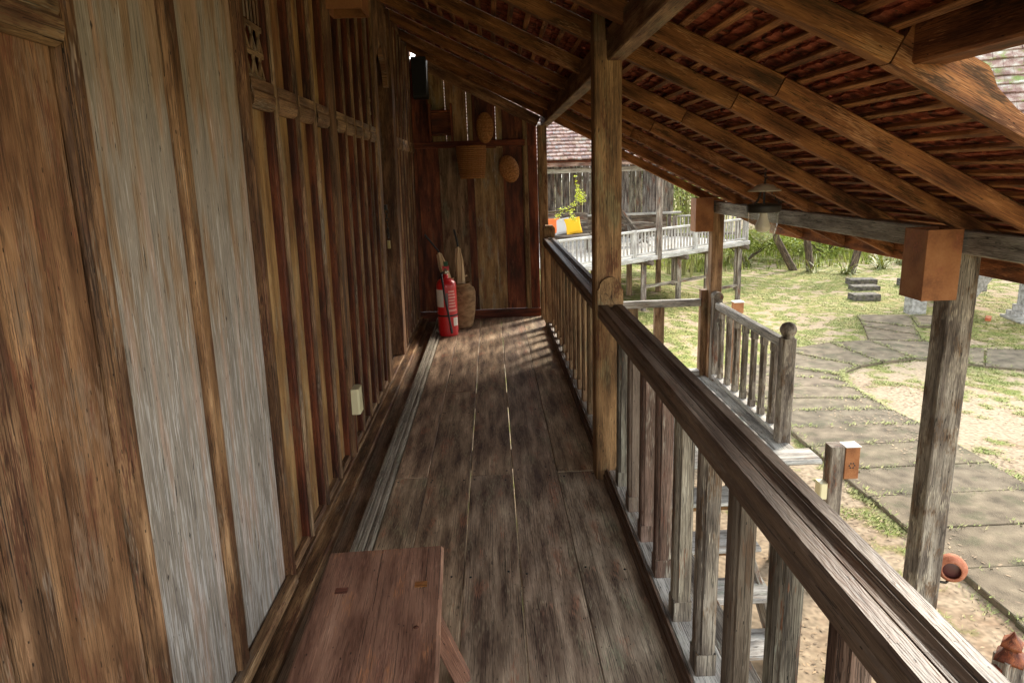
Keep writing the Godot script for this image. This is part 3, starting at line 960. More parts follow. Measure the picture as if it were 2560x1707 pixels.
# ---------------------------------------------------------------- end wall
func build_end_wall() -> void:
	var w := thing("end_wall", "dark plank wall closing the far end of the veranda", "wall")
	var zf := -8.1
	# upper boards (x0, x1) with open joints here and there
	var ups := [[-0.96, -0.6705], [-0.67, -0.484], [-0.48, -0.2455], [-0.241, -0.1855], [-0.185, 0.0745], [0.079, 0.1435], [0.144, 0.3915], [0.392, 0.535]]
	for q in ups:
		var b := mb()
		var y1: float = RA - RS * q[1] + 0.0
		bar(b, Vector3(q[0], 1.96, zf - 0.03), Vector3(q[1], y1 + 0.03, zf + rng.randf_range(-0.004, 0.006)), 1, 0.003, tint(0.7, 0.95, 0.06))
		part(w, "wall_board", b, M.red if rng.randf() < 0.25 else M.bay)
	var lows := [[-0.96, -0.8315], [-0.831, -0.5855], [-0.585, -0.2745], [-0.274, -0.1905], [-0.19, 0.0515], [0.052, 0.1465], [0.147, 0.3675], [0.368, 0.4315], [0.432, 0.5375]]
	var k := 0
	for q in lows:
		var b := mb()
		bar(b, Vector3(q[0], 0.1, zf - 0.03), Vector3(q[1], 1.975, zf + rng.randf_range(-0.006, 0.008)), 1, 0.004, tint(0.7, 0.92, 0.06))
		part(w, "wall_board", b, [M.red, M.red, M.post, M.red, M.bay, M.bay, M.red, M.post, M.red][k])
		k += 1
	var b := mb()
	bar(b, Vector3(-0.88, 1.975, zf + 0.008), Vector3(0.4, 2.045, zf + 0.05), 0, 0.006, Color(0.9, 0.78, 0.7))
	part(w, "ledge", b, M.red)
	b = mb()
	bar(b, Vector3(-0.96, -0.04, zf - 0.06), Vector3(0.54, 0.095, zf + 0.03), 0, 0.006, Color(0.7, 0.6, 0.55))
	part(w, "bottom_beam", b, M.red)
	b = mb()
	beam(b, rb(-0.8, 0.02) + Vector3(0, -0.06, zf + 0.03), rb(0.55, 0.02) + Vector3(0, -0.06, zf + 0.03), 0.04, 0.12, Vector3.UP, 0.004, Color(0.8, 0.7, 0.6))
	part(w, "top_board", b, M.wall)
	b = mb()
	bar(b, Vector3(0.378, 0.1, zf + 0.01), Vector3(0.425, 2.4, zf + 0.035), 1, 0.004, Color(0.95, 0.95, 0.8))
	part(w, "cover_batten", b, M.post)

# ---------------------------------------------------------------- posts
func build_posts() -> void:
	var t := thing("veranda_post", "tall square brown veranda post breaking the inner railing", "post", Vector3(0.587, GY, -3.567))
	var b := mb()
	ext(b, rect(0.135, 0.135, 0.008), Vector3.ZERO, Vector3(0, 4.06, 0), Vector3(1, 0, 0), Vector3(0, 0, -1), Color(1.0, 0.92, 0.76))
	part(t, "shaft", b, M.post)
	b = mb()   # tongue that laps the beam
	bar(b, Vector3(-0.067, 4.055, -0.06), Vector3(-0.011, 4.2, 0.06), 1, 0.004, Color(0.85, 0.8, 0.74))
	part(t, "tongue", b, M.post)
	b = mb()   # rounded block over the handrail
	var pr := PackedVector2Array([Vector2(-0.062, 0), Vector2(0.072, 0), Vector2(0.072, 0.075)])
	for i in 9:
		var a := PI * i / 8.0
		pr.append(Vector2(0.005 + 0.058 * cos(a), 0.085 + 0.058 * sin(a)))
	pr.append(Vector2(-0.062, 0.075))
	ext(b, pr, Vector3(0, 2.785, 0.068), Vector3(0, 2.785, 0.1), Vector3(1, 0, 0), Vector3.UP, Color(1.0, 0.96, 0.8))
	part(t, "rounded_block", b, M.post)
	t = thing("veranda_post", "square brown post at the corner of the dark end wall", "post", Vector3(0.588, GY, -7.97))
	b = mb()
	ext(b, rect(0.1, 0.12, 0.006), Vector3.ZERO, Vector3(0, 3.98, 0), Vector3(1, 0, 0), Vector3(0, 0, -1), Color(1.0, 0.94, 0.84))
	part(t, "shaft", b, M.post)
	var names := ["grey flaking square eave post carrying the large orange lamp box", "brown square eave post behind the stair landing railing"]
	for i in 2:
		var z: float = [-3.57, -7.56][i]
		t = thing("eave_post", names[i], "post", Vector3(2.472 if i == 0 else 2.462, GY, z))
		b = mb()
		ext(b, rect(0.145 if i == 0 else 0.125, 0.14, 0.008), Vector3.ZERO, Vector3(0, 3.0, 0), Vector3(1, 0, 0), Vector3(0, 0, -1), Color(1.12, 1.08, 1.0) if i == 0 else Color(0.95, 0.88, 0.8))
		part(t, "shaft", b, M.flake if i == 0 else M.post)
		b = mb()
		bar(b, Vector3(-0.13, 0.0, -0.13), Vector3(0.13, 0.1, 0.13), 1, 0.01)
		part(t, "footing", b, M.concrete)

# ---------------------------------------------------------------- roof
func build_roof() -> void:
	var r := thing("veranda_roof", "sloping red clay tile roof on brown rafters over the veranda", "roof")
	# beams
	var b := mb()
	bar(b, Vector3(0.58, 2.17, -8.05), Vector3(0.668, 2.315, ZB), 2, 0.006, Color(0.72, 0.66, 0.62))
	part(r, "inner_beam", b, M.post)
	b = mb()
	bar(b, Vector3(2.415, 1.178, -7.9), Vector3(2.525, 1.298, -2.1), 2, 0.006, Color(0.72, 0.71, 0.66))
	part(r, "eave_beam", b, M.bleached)
	b = mb()
	bar(b, Vector3(1.262, 1.93, -2.17), Vector3(1.38, 2.045, ZB), 2, 0.008, Color(0.62, 0.55, 0.52))
	part(r, "purlin", b, M.rafter)
	b = mb()
	bar(b, Vector3(-0.93, 2.93, -8.2), Vector3(-0.86, 3.02, ZB), 2, 0.006, Color(0.8, 0.7, 0.6))
	part(r, "wall_beam", b, M.wall)
	# rafters: an upper piece lapped to a lower piece
	var uz := [0.9, 0.1, -0.7, -1.45, -2.2, -3.04, -3.59, -4.5, -5.36, -6.12, -6.97, -7.62]
	for z in uz:
		b = mb()
		var c := tint(0.8, 1.05, 0.06)
		ext(b, rect(0.062, RD, 0.005), rb(-1.02, RD * 0.5) + Vector3(0, 0, z + 0.033 - 0.38), rb(1.196, RD * 0.5) + Vector3(0, 0, z + 0.033), Vector3(0, 0, 1), RN, c)
		part(r, "rafter", b, M.rafter)
	var lz := [-2.2, -3.04, -3.59, -4.5, -5.36, -6.12, -6.97, -7.9]
	for z in lz:
		b = mb()
		if z > -2.5:   # the end rafter is cut away on top in a curve
			var pr := PackedVector2Array()
			for q in [[0.0, 0.0], [2.16, 0.0], [2.16, 0.036], [0.75, 0.04], [0.55, 0.046], [0.42, 0.06], [0.33, 0.085], [0.29, 0.115], [0.27, 0.125], [0.0, 0.125]]:
				pr.append(Vector2(q[0], q[1]))
			# sweep across the board, so the grain is laid along by hand
			rafter_cut(b, pr, rb(1.2) + Vector3(0, 0, z), 0.066)
			part(r, "rafter", b, M.rafter)
			continue
		rafter(b, 1.2, 3.12, z + 0.033, 0.066, RD - 0.002, tint(0.85, 1.15, 0.06))
		part(r, "rafter", b, M.rafter)
	# battens and tiles
	var step := 0.108
	var nrow := 44
	var battens := group_part(r, "battens")
	for i in nrow:
		var o := rb(-1.0, RD + 0.013) + DS * (i * step + 0.06)
		var zn := ZB if o.x < 1.25 else -2.3
		b = mb()
		ext(b, rect(0.03, 0.02, 0.003), o + Vector3(0, 0, -8.05), o + Vector3(0, 0, zn), DS, RN, tint(0.8, 1.1, 0.05))
		sub(battens, "batten", b, M.rafter)
	# tile variants: thin clay plates with uneven heads and tails, hung a little past the batten
	var vars := []
	for v in 6:
		vars.append(tile_mesh(v))
	var items := []
	for i in nrow:
		var o := rb(-1.0, RD + 0.026) + DS * (i * step + 0.06 - 0.045)
		var z := ZB - 0.1 - (0.08 if i % 2 == 1 else 0.0)
		var zn := ZB - 0.1 if o.x < 1.22 else -2.5
		while z > -8.02:
			if z <= zn:
				var q := o + DS * rng.randf_range(-0.01, 0.008) + RN * rng.randf_range(0.0, 0.004) + Vector3(0, 0, z)
				var tl := -0.115 + rng.randf_range(-0.015, 0.015)
				var bs := Basis(DS, RN, Vector3(0, 0, 1))
				bs = bs * Basis(Vector3(0, 0, 1), -tl) * Basis(Vector3.UP, rng.randf_range(-0.035, 0.035)) * Basis(Vector3(1, 0, 0), rng.randf_range(-0.03, 0.03))
				# how large it shows: in view and near
				var rel := q - Vector3(0, 1.65, 0)
				var sc := 99.0
				if rel.z < -1.0 and absf(rel.x / -rel.z) < 0.75 and rel.y / -rel.z < 0.24:
					sc = rel.length() - (0.8 if rel.x > 0.7 else 0.0)
				items.append([sc, Transform3D(bs, q), rng.randi() % 6])
			z -= 0.162
	items.sort_custom(func(a, c): return a[0] < c[0])
	var tiles := group_part(r, "tile_covering")
	var rest := mb()
	for i in items.size():
		if i < 290:
			put(tiles, "roof_tile", vars[items[i][2]], M.clay, items[i][1])
		else:
			rest.append_from(vars[items[i][2]], 0, items[i][1])
	var rs := MeshInstance3D.new()
	rs.name = "farther_tiles"
	rs.mesh = rest.commit()
	rs.material_override = M.clay
	tiles.add_child(rs)
	rs.set_meta("kind", "stuff")
	# fascia and verge
	b = mb()
	var e := rb(3.13, 0.0)
	bar(b, Vector3(e.x, e.y - 0.015, -7.75), Vector3(e.x + 0.03, e.y + 0.13, -2.15), 2, 0.004, Color(1.0, 0.86, 0.76))
	part(r, "fascia", b, M.rafter)

func rafter(st: SurfaceTool, x0: float, x1: float, z: float, w: float, d: float, c: Color) -> void:
	var A := rb(x0, d * 0.5) + Vector3(0, 0, z)
	var B := rb(x1, d * 0.5) + Vector3(0, 0, z)
	ext(st, rect(w, d, 0.005), A, B, Vector3(0, 0, 1), RN, c)

# local axes: x down the slope, y up, z across; the head is at x = 0
func tile_mesh(v: int) -> Mesh:
	var st := mb()
	var w := 0.158; var l := 0.235; var t := 0.011
	var n := 5
	var head := []; var tail := []; var bow := []
	for i in n + 1:
		var f := float(i) / n
		head.append(rng.randf_range(-0.006, 0.006) + (0.008 if (i == 0 or i == n) and rng.randf() < 0.4 else 0.0))
		tail.append(l + rng.randf_range(-0.005, 0.005))
		bow.append(0.006 * sin(f * PI) * (1.0 if v % 2 == 0 else -0.6) + rng.randf_range(-0.0025, 0.0025) + (0.008 if i == n and v == 3 else 0.0))
	var col := tint(0.75, 1.25, 0.1)
	for i in n:
		var z0 := -w * 0.5 + w * i / n; var z1 := -w * 0.5 + w * (i + 1) / n
		var a := Vector3(head[i], bow[i], z0); var b := Vector3(head[i + 1], bow[i + 1], z1)
		var c := Vector3(tail[i + 1], bow[i + 1], z1); var d := Vector3(tail[i], bow[i], z0)
		var U := Vector3(0, t, 0)
		var u := func(p: Vector3) -> Vector2: return Vector2(p.x * 1.7 + v * 0.37, p.z * 1.7 + v * 0.21)
		quad(st, a, b, c, d, Vector3.DOWN, u.call(a), u.call(b), u.call(c), u.call(d), col)
		quad(st, a + U, b + U, c + U, d + U, Vector3.UP, u.call(a), u.call(b), u.call(c), u.call(d), col)
		quad(st, a, b, b + U, a + U, Vector3(-1, 0, 0), u.call(a), u.call(b), u.call(b), u.call(a), col)
		quad(st, d, c, c + U, d + U, Vector3(1, 0, 0), u.call(d), u.call(c), u.call(c), u.call(d), col)
		if i == 0:
			quad(st, a, d, d + U, a + U, Vector3(0, 0, -1), u.call(a), u.call(d), u.call(d), u.call(a), col)
		if i == n - 1:
			quad(st, b, c, c + U, b + U, Vector3(0, 0, 1), u.call(b), u.call(c), u.call(c), u.call(b), col)
	return st.commit()

func rafter_cut(st: SurfaceTool, pr: PackedVector2Array, o: Vector3, w: float) -> void:
	var Zv := Vector3(0, 0, w)
	var idx := Geometry2D.triangulate_polygon(pr)
	var P := func(p: Vector2) -> Vector3: return o + DS * p.x + RN * p.y
	var U := func(p: Vector2) -> Vector2: return Vector2(p.y / US + 0.3, p.x / VS + 0.2)
	for k in range(0, idx.size(), 3):
		var a := pr[idx[k]]; var b := pr[idx[k + 1]]; var c := pr[idx[k + 2]]
		for s in 2:
			var n := Vector3(0, 0, 1) if s == 1 else Vector3(0, 0, -1)
			tri(st, P.call(a) + Zv * s, P.call(b) + Zv * s, P.call(c) + Zv * s, n, n, n, U.call(a), U.call(b), U.call(c), Color.WHITE)
	for i in pr.size():
		var a := pr[i]; var b := pr[(i + 1) % pr.size()]
		var e := b - a
		var n: Vector3 = (DS * e.y - RN * e.x).normalized()
		quad(st, P.call(a), P.call(b), P.call(b) + Zv, P.call(a) + Zv, n, U.call(a), U.call(b), U.call(b) + Vector2(w / US, 0), U.call(a) + Vector2(w / US, 0), Color.WHITE)

# ---------------------------------------------------------------- railings
func handrail_profile() -> PackedVector2Array:
	return PackedVector2Array([Vector2(0.53, 0.918), Vector2(0.662, 0.918), Vector2(0.662, 0.974), Vector2(0.656, 0.982), Vector2(0.626, 0.984), Vector2(0.6215, 0.976), Vector2(0.617, 0.978), Vector2(0.611, 0.972), Vector2(0.603, 0.967), Vector2(0.595, 0.9665), Vector2(0.588, 0.972), Vector2(0.583, 0.979), Vector2(0.5795, 0.974), Vector2(0.5755, 0.983), Vector2(0.541, 0.985), Vector2(0.534, 0.978), Vector2(0.534, 0.952), Vector2(0.537, 0.948), Vector2(0.53, 0.942)])

func baluster_mesh(h: float, w: float, d: float, c: Color) -> Mesh:
	# square foot and head, grooved between
	var st := mb()
	var off := Vector2(rng.randf(), rng.randf())
	var sq := rect(w, d, 0.003)
	ext(st, sq, Vector3.ZERO, Vector3(0, h * 0.09, 0), Vector3(1, 0, 0), Vector3(0, 0, -1), c, off)
	ext(st, sq, Vector3(0, h * 0.9, 0), Vector3(0, h, 0), Vector3(1, 0, 0), Vector3(0, 0, -1), c, off)
	var a := w * 0.5; var b := d * 0.5
	# y of the profile is -z: y = -b is the side facing the camera
	var g := PackedVector2Array([Vector2(-a + 0.017, -b + 0.002), Vector2(a - 0.012, -b + 0.002), Vector2(a - 0.009, -b + 0.007), Vector2(a - 0.002, -b + 0.012), Vector2(a - 0.002, b - 0.01), Vector2(a - 0.01, b - 0.002), Vector2(-a + 0.012, b - 0.002), Vector2(-a + 0.003, b - 0.012), Vector2(-a + 0.003, -b + 0.03), Vector2(-a + 0.008, -b + 0.026), Vector2(-a + 0.003, -b + 0.022), Vector2(-a + 0.009, -b + 0.017), Vector2(-a + 0.006, -b + 0.012), Vector2(-a + 0.013, -b + 0.008)])
	ext(st, g, Vector3(0, h * 0.09, 0), Vector3(0, h * 0.9, 0), Vector3(1, 0, 0), Vector3(0, 0, -1), c * 0.97, off)
	return st.commit()

func build_railings() -> void:
	var bm := []
	for i in 6:
		bm.append(baluster_mesh(0.868, 0.066, 0.075, tint(0.78, 1.2, 0.08)))
	for seg in 2:
		var z0: float = [ZB, -3.64][seg]
		var z1: float = [-3.498, -7.42][seg]
		var r := thing("veranda_railing", ["inner timber railing with moulded handrail running from the tall brown post past the bench", "inner timber railing between the tall brown post and the dark end wall"][seg], "railing")
		var b := mb()
		ext(b, handrail_profile(), Vector3(0, 0, z0), Vector3(0, 0, z1), Vector3(1, 0, 0), Vector3.UP, Color(0.95, 0.92, 0.88))
		part(r, "handrail", b, M.rail)
		b = mb()
		bar(b, Vector3(0.587, -0.06, z1), Vector3(0.715, 0.05, z0), 2, 0.006, Color(1.0, 0.99, 0.97))
		part(r, "bottom_rail", b, M.bleached)
		b = mb()
		var pr := PackedVector2Array([Vector2(0.558, -0.02), Vector2(0.585, -0.02), Vector2(0.585, 0.056), Vector2(0.576, 0.06), Vector2(0.572, 0.048), Vector2(0.566, 0.05), Vector2(0.563, 0.03), Vector2(0.558, 0.028)])
		ext(b, pr, Vector3(0, 0, z0), Vector3(0, 0, z1), Vector3(1, 0, 0), Vector3.UP, Color(0.62, 0.5, 0.44))
		part(r, "trim_strip", b, M.rail)
		var z: float = [0.91, -3.85][seg]
		var i := 0
		while z > z1 + 0.1:
			put(r, "baluster", bm[rng.randi() % 6], [M.old, M.flake, M.worn, M.rail, M.worn][rng.randi() % 5] if seg == 0 else M.post, Transform3D(Basis.IDENTITY, Vector3(0.634, 0.05, z - 0.0375)))
			z -= 0.28
			i += 1
		if seg == 1:
			b = mb()
			bar(b, Vector3(0.55, -0.05, -7.52), Vector3(0.66, 0.97, -7.42), 1, 0.006, Color(0.95, 0.9, 0.8))
			var nw := part(r, "newel", b, M.post)
			b = mb()
			var cp := PackedVector2Array([Vector2(-0.055, 0.0), Vector2(0.055, 0.0), Vector2(0.062, 0.03), Vector2(0.062, 0.1), Vector2(0.04, 0.13), Vector2(-0.04, 0.13), Vector2(-0.062, 0.1), Vector2(-0.062, 0.03)])
			ext(b, cp, Vector3(0.605, 0.985, -7.53), Vector3(0.605, 0.985, -7.41), Vector3(1, 0, 0), Vector3.UP, Color(0.95, 0.88, 0.72))
			sub(nw, "newel_cap", b, M.post)

# ---------------------------------------------------------------- stair landing
func round_cap(st: SurfaceTool, c: Vector3, r: float, d: float, col: Color) -> void:
	var pr := PackedVector2Array()
	for i in 13:
		var a := TAU * i / 13.0
		pr.append(Vector2(cos(a) * r, sin(a) * r))
	ext(st, pr, c + Vector3(0, 0, d * 0.5), c - Vector3(0, 0, d * 0.5), Vector3(1, 0, 0), Vector3.UP, col)

func build_landing() -> void:
	var L := thing("stair_landing", "weathered grey timber stair landing below the veranda floor", "landing")
	var ly := -0.68
	var x := 1.06
	while x < 2.5:
		var b := mb()
		bar(b, Vector3(x, ly - 0.035, -7.7), Vector3(x + 0.174, ly + rng.randf_range(-0.003, 0.002), -5.36), 2, 0.004, tint(0.85, 1.0, 0.03))
		part(L, "deck_plank", b, M.bleached)
		x += 0.18
	var b := mb()
	var nose := PackedVector2Array([Vector2(-5.352, -0.04), Vector2(-5.12, -0.04), Vector2(-5.10, -0.025), Vector2(-5.105, -0.01), Vector2(-5.12, 0.004), Vector2(-5.14, 0.0), Vector2(-5.16, 0.006), Vector2(-5.352, 0.006)])
	ext(b, nose, Vector3(1.04, ly, 0), Vector3(2.6, ly, 0), Vector3(0, 0, 1), Vector3.UP, Color(0.95, 0.96, 0.95))
	part(L, "front_nosing", b, M.bleached)
	for q in [[1.12, -7.55], [1.12, -5.45], [2.42, -5.45]]:
		b = mb()
		bar(b, Vector3(q[0] - 0.05, GY - 0.05, q[1] - 0.05), Vector3(q[0] + 0.05, ly - 0.037, q[1] + 0.05), 1, 0.006, tint())
		part(L, "stilt", b, M.old)
	for zz in [-7.5, -5.42]:
		b = mb()
		bar(b, Vector3(1.0, ly - 0.135, zz - 0.03), Vector3(2.55, ly - 0.037, zz + 0.03), 0, 0.005, tint(0.8, 1.0))
		part(L, "crossbeam", b, M.old)
	var S := thing("garden_stair", "grey wooden open stair going down from the landing to the sand", "stair")
	for i in 4:
		b = mb()
		var y := ly - 0.23 * (i + 1)
		var z := -4.9 + 0.3 * i
		bar(b, Vector3(1.06, y - 0.036, z - 0.3), Vector3(1.93, y, z), 0, 0.008, tint(0.9, 1.05, 0.03))
		part(S, "tread", b, M.bleached)
		b = mb()
		bar(b, Vector3(1.1, y - 0.155, z - 0.2), Vector3(1.89, y - 0.038, z - 0.17), 0, 0.004, Color(1.1, 0.85, 0.6))
		part(S, "riser", b, M.post)
	for xx in [1.1, 1.89]:
		b = mb()
		beam(b, Vector3(xx, ly - 0.26, -5.28), Vector3(xx, GY + 0.02, -4.02), 0.04, 0.17, Vector3.UP, 0.005, Color(1.0, 1.0, 0.98))
		part(S, "stringer", b, M.old)
	# landing railing along the garden side
	var R := thing("landing_railing", "short grey weathered railing with round topped newels on the landing", "railing")
	b = mb()
	bar(b, Vector3(2.395, -0.78, -5.61), Vector3(2.51, 0.24, -5.5), 1, 0.01, Color(1.1, 1.08, 1.02))
	var nw := part(R, "newel", b, M.flake)
	b = mb()
	var bead := PackedVector2Array([Vector2(0.0, -0.02), Vector2(0.046, -0.012), Vector2(0.058, 0.0), Vector2(0.048, 0.014), Vector2(0.056, 0.03), Vector2(0.069, 0.055), Vector2(0.069, 0.085), Vector2(0.052, 0.116), Vector2(0.03, 0.126), Vector2(0.0, 0.136)])
	lathe(b, bead, 9, Vector3(2.4525, 0.245, -5.555), Color(1.1, 1.05, 0.98))
	sub(nw, "newel_cap", b, M.old)
	b = mb()
	bar(b, Vector3(2.40, -0.7, -7.47), Vector3(2.50, 0.27, -7.36), 1, 0.008, Color(1.05, 1.04, 1.0))
	nw = part(R, "newel", b, M.old)
	b = mb()
	round_cap(b, Vector3(2.45, 0.275, -7.415), 0.055, 0.115, Color(0.95, 0.94, 0.88))
	sub(nw, "newel_cap", b, M.old)
	b = mb()
	bar(b, Vector3(2.415, 0.14, -7.36), Vector3(2.49, 0.22, -5.61), 2, 0.012, Color(0.9, 0.9, 0.88))
	part(R, "handrail", b, M.bleached)
	b = mb()
	bar(b, Vector3(2.40, -0.655, -7.36), Vector3(2.505, -0.605, -5.61), 2, 0.006, Color(1.0, 1.0, 1.0))
	part(R, "bottom_rail", b, M.bleached)
	for i in 7:
		var z := -7.22 + i * 0.235
		put(R, "baluster", baluster_mesh(0.745, 0.055, 0.07, tint(0.9, 1.2, 0.05)), M.flake, Transform3D(Basis.IDENTITY, Vector3(2.45, -0.605, z)))
	var X := thing("landing_railing", "plain rail across the far end of the landing on thick brown balusters", "railing")
	b = mb()
	bar(b, Vector3(1.1, 0.135, -7.68), Vector3(2.33, 0.215, -7.6), 0, 0.01, Color(0.9, 0.88, 0.85))
	part(X, "handrail", b, M.bleached)
	b = mb()
	bar(b, Vector3(2.33, -0.7, -7.69), Vector3(2.4, 0.32, -7.59), 1, 0.008, Color(1.0, 0.95, 0.9))
	part(X, "newel", b, M.post)
	for xx in [1.25, 1.56, 1.86]:
		b = mb()
		bar(b, Vector3(xx - 0.055, -0.68, -7.68), Vector3(xx + 0.055, 0.135, -7.6), 1, 0.006, tint(0.8, 1.0))
		part(X, "baluster", b, M.post)
	b = mb()
	bar(b, Vector3(1.1, -0.68, -7.7), Vector3(2.33, -0.62, -7.58), 0, 0.006, Color(1.0, 1.0, 1.0))
	part(X, "bottom_rail", b, M.bleached)

# ---------------------------------------------------------------- far house
func build_far_house() -> void:
	var H := thing("far_house", "grey plank house with pale tiled roof standing beyond the lawn", "house")
	var dy := -0.2
	var E0 := Vector3(6.62, dy, -17.72); var E1 := Vector3(1.3, dy, -13.46)
	var b := mb()
	# deck boards: strips parallel to the front edge
	var dir := (E1 - E0).normalized()
	var inn := Vector3(dir.z, 0, -dir.x)
	if inn.z > 0.0: inn = -inn
	for k in 22:
		b = mb()
		var o := inn * (0.13 + k * 0.2)
		var ext0 := dir * -0.02 * k
		beam(b, E0 + o + ext0 + Vector3(0, -0.02, 0), E1 + o + Vector3(0, -0.02, 0), 0.192, 0.035, Vector3.UP, 0.004, tint(0.95, 1.1, 0.02))
		part(H, "deck_plank", b, M.bleached)
	b = mb()
	beam(b, E0 + Vector3(0, -0.05, 0) - dir * 0.05, E1 + Vector3(0, -0.05, 0), 0.05, 0.1, Vector3.UP, 0.006, Color(1.0, 1.0, 1.0))
	part(H, "deck_edge", b, M.bleached)
	for f in [0.03, 0.24, 0.41, 0.6, 0.8]:
		var q: Vector3 = E0.lerp(E1, f) + inn * 0.12
		b = mb()
		bar(b, Vector3(q.x - 0.055, gh(q.x, q.z) - 0.05, q.z - 0.055), Vector3(q.x + 0.055, dy - 0.14, q.z + 0.055), 1, 0.005, tint(0.9, 1.15))
		part(H, "stilt", b, M.old)
		b = mb()
		tube(b, [q - inn * 0.25 + Vector3(0, -0.14, 0), q + inn * 3.2 + Vector3(0, -0.14, 0)], 0.06, 0.06, 8, Color(0.9, 0.85, 0.8))
		part(H, "floor_log", b, M.old)
		if f > 0.1:
			var q2: Vector3 = q + inn * 1.3 + dir * 0.25
			b = mb()
			bar(b, Vector3(q2.x - 0.06, gh(q2.x, q2.z) - 0.05, q2.z - 0.06), Vector3(q2.x + 0.06, dy - 0.04, q2.z + 0.06), 1, 0.005, tint(0.7, 0.9))
			part(H, "stilt", b, M.post)
	for q in [[0.03, 0.24, -1.35], [0.24, 0.6, -0.95]]:
		b = mb()
		var a: Vector3 = E0.lerp(E1, q[0]) + inn * 0.12; var c: Vector3 = E0.lerp(E1, q[1]) + inn * 0.12
		a.y = q[2]; c.y = q[2] + 0.05
		beam(b, a, c, 0.05, 0.07, Vector3.UP, 0.005, tint())
		part(H, "brace", b, M.old)
	# walls: boards facing the lawn
	var zw := -19.8
	var x := 0.2
	while x < 5.17:
		var w := rng.randf_range(0.15, 0.24)
		b = mb()
		bar(b, Vector3(x, 0.5, zw - 0.03), Vector3(minf(x + w - 0.008, 5.18), 2.2, zw + rng.randf_range(-0.01, 0.012)), 1, 0.004, tint(0.62, 1.05, 0.06))
		part(H, "wall_board", b, M.old)
		x += w
	x = 0.0
	while x < 3.4:
		b = mb()
		bar(b, Vector3(5.15, 0.5, zw - 0.03 - x - 0.2), Vector3(5.18, 2.6, zw - 0.032 - x), 1, 0.004, tint(0.62, 0.95, 0.06))
		part(H, "wall_board", b, M.old)
		x += 0.205
	b = mb()
	bar(b, Vector3(0.2, 0.44, zw), Vector3(5.36, 0.5, zw + 0.22), 0, 0.006, Color(0.95, 0.95, 0.93))
	part(H, "ledge", b, M.bleached)
	b = mb()
	bar(b, Vector3(0.2, -0.6, zw - 0.5), Vector3(5.1, 0.44, zw - 0.4), 0, 0.006, Color(0.95, 0.9, 0.86))
	part(H, "base_wall", b, M.old)
	for xx in [1.2, 2.6, 3.9, 5.05]:
		b = mb()
		bar(b, Vector3(xx - 0.05, -0.2, zw + 0.05), Vector3(xx + 0.05, 0.44, zw + 0.16), 1, 0.004, tint(0.8, 1.0))
		part(H, "ledge_post", b, M.old)
	# front post and eave
	var pq := E0.lerp(E1, 0.545)
	b = mb()
	bar(b, Vector3(pq.x - 0.06, dy - 0.1, pq.z - 0.06), Vector3(pq.x + 0.06, 1.78, pq.z + 0.06), 1, 0.006, Color(0.95, 0.92, 0.9))
	part(H, "veranda_post", b, M.old)
	b = mb()
	bar(b, Vector3(-1.5, 1.66, -16.2), Vector3(5.2, 1.76, -16.08), 0, 0.006, Color(1.0, 1.0, 0.97))
	part(H, "eave_plate", b, M.bleached)
	b = mb()
	bar(b, Vector3(-1.5, 1.80, -15.74), Vector3(5.4, 1.97, -15.7), 0, 0.006, Color(1.0, 0.78, 0.74))
	part(H, "fascia", b, M.old)
	for i in 6:
		b = mb()
		beam(b, Vector3(0.0 + i * 0.9, 1.82, -15.75), Vector3(0.0 + i * 0.9, 4.2, -19.3), 0.06, 0.09, Vector3.UP, 0.004, tint())
		part(H, "rafter", b, M.red)
	# roof: courses of small tiles, each a plate
	var rf := mb()
	var up2 := Vector3(0, 0.562, -0.827)
	var nn2 := Vector3(0, 0.827, 0.562)
	for i in 30:
		var o := Vector3(0, 1.93, -15.62) + up2 * (i * 0.15)
		var xx := -1.6 + (0.08 if i % 2 == 1 else 0.0)
		while xx < 5.5 - i * 0.02:
			var j := rng.randf_range(-0.012, 0.012)
			var A := Vector3(xx, 0, 0) + o + nn2 * (0.045 + rng.randf_range(0, 0.014)) + up2 * j
			var B := Vector3(xx + 0.152, 0, 0) + o + nn2 * (0.045 + rng.randf_range(0, 0.014)) + up2 * j
			var C := Vector3(xx + 0.152, 0, 0) + o + up2 * 0.2
			var D := Vector3(xx, 0, 0) + o + up2 * 0.2
			var c := tint(0.65, 1.3, 0.09)
			var uu := Vector2(rng.randf(), rng.randf())
			quad(rf, A, B, C, D, nn2, uu, uu + Vector2(0.15, 0), uu + Vector2(0.15, 0.2), uu + Vector2(0, 0.2), c)
			quad(rf, A, B, B - nn2 * 0.03, A - nn2 * 0.03, -up2, uu, uu + Vector2(0.15, 0), uu + Vector2(0.15, 0.02), uu + Vector2(0, 0.02), c)
			xx += 0.158
	var rp := part(H, "roof_tiles", rf, M.roofold)
	rp.set_meta("kind", "stuff")
	b = mb()
	beam(b, Vector3(1.95, 1.9, -15.66), Vector3(1.95, 1.9, -15.66) + up2 * 4.6, 7.0, 0.02, nn2, 0.002, Color(0.6, 0.55, 0.5))
	part(H, "roof_deck", b, M.red)
	# deck railing along the front edge and along the back
	var R := thing("deck_railing", "low silver grey railing along the edge of the far house deck", "railing")
	var ra := E0 + inn * 0.06; var rb2 := E1 + inn * 0.06
	b = mb()
	beam(b, ra + Vector3(0, 0.565, 0), rb2 + Vector3(0, 0.565, 0), 0.08, 0.05, Vector3.UP, 0.006, Color(1.0, 1.0, 1.0))
	part(R, "handrail", b, M.bleached)
	b = mb()
	beam(b, ra + Vector3(0, 0.06, 0), rb2 + Vector3(0, 0.06, 0), 0.05, 0.04, Vector3.UP, 0.004, Color(1.0, 1.0, 1.0))
	part(R, "bottom_rail", b, M.bleached)
	var L := (rb2 - ra).length()
	var bms := []
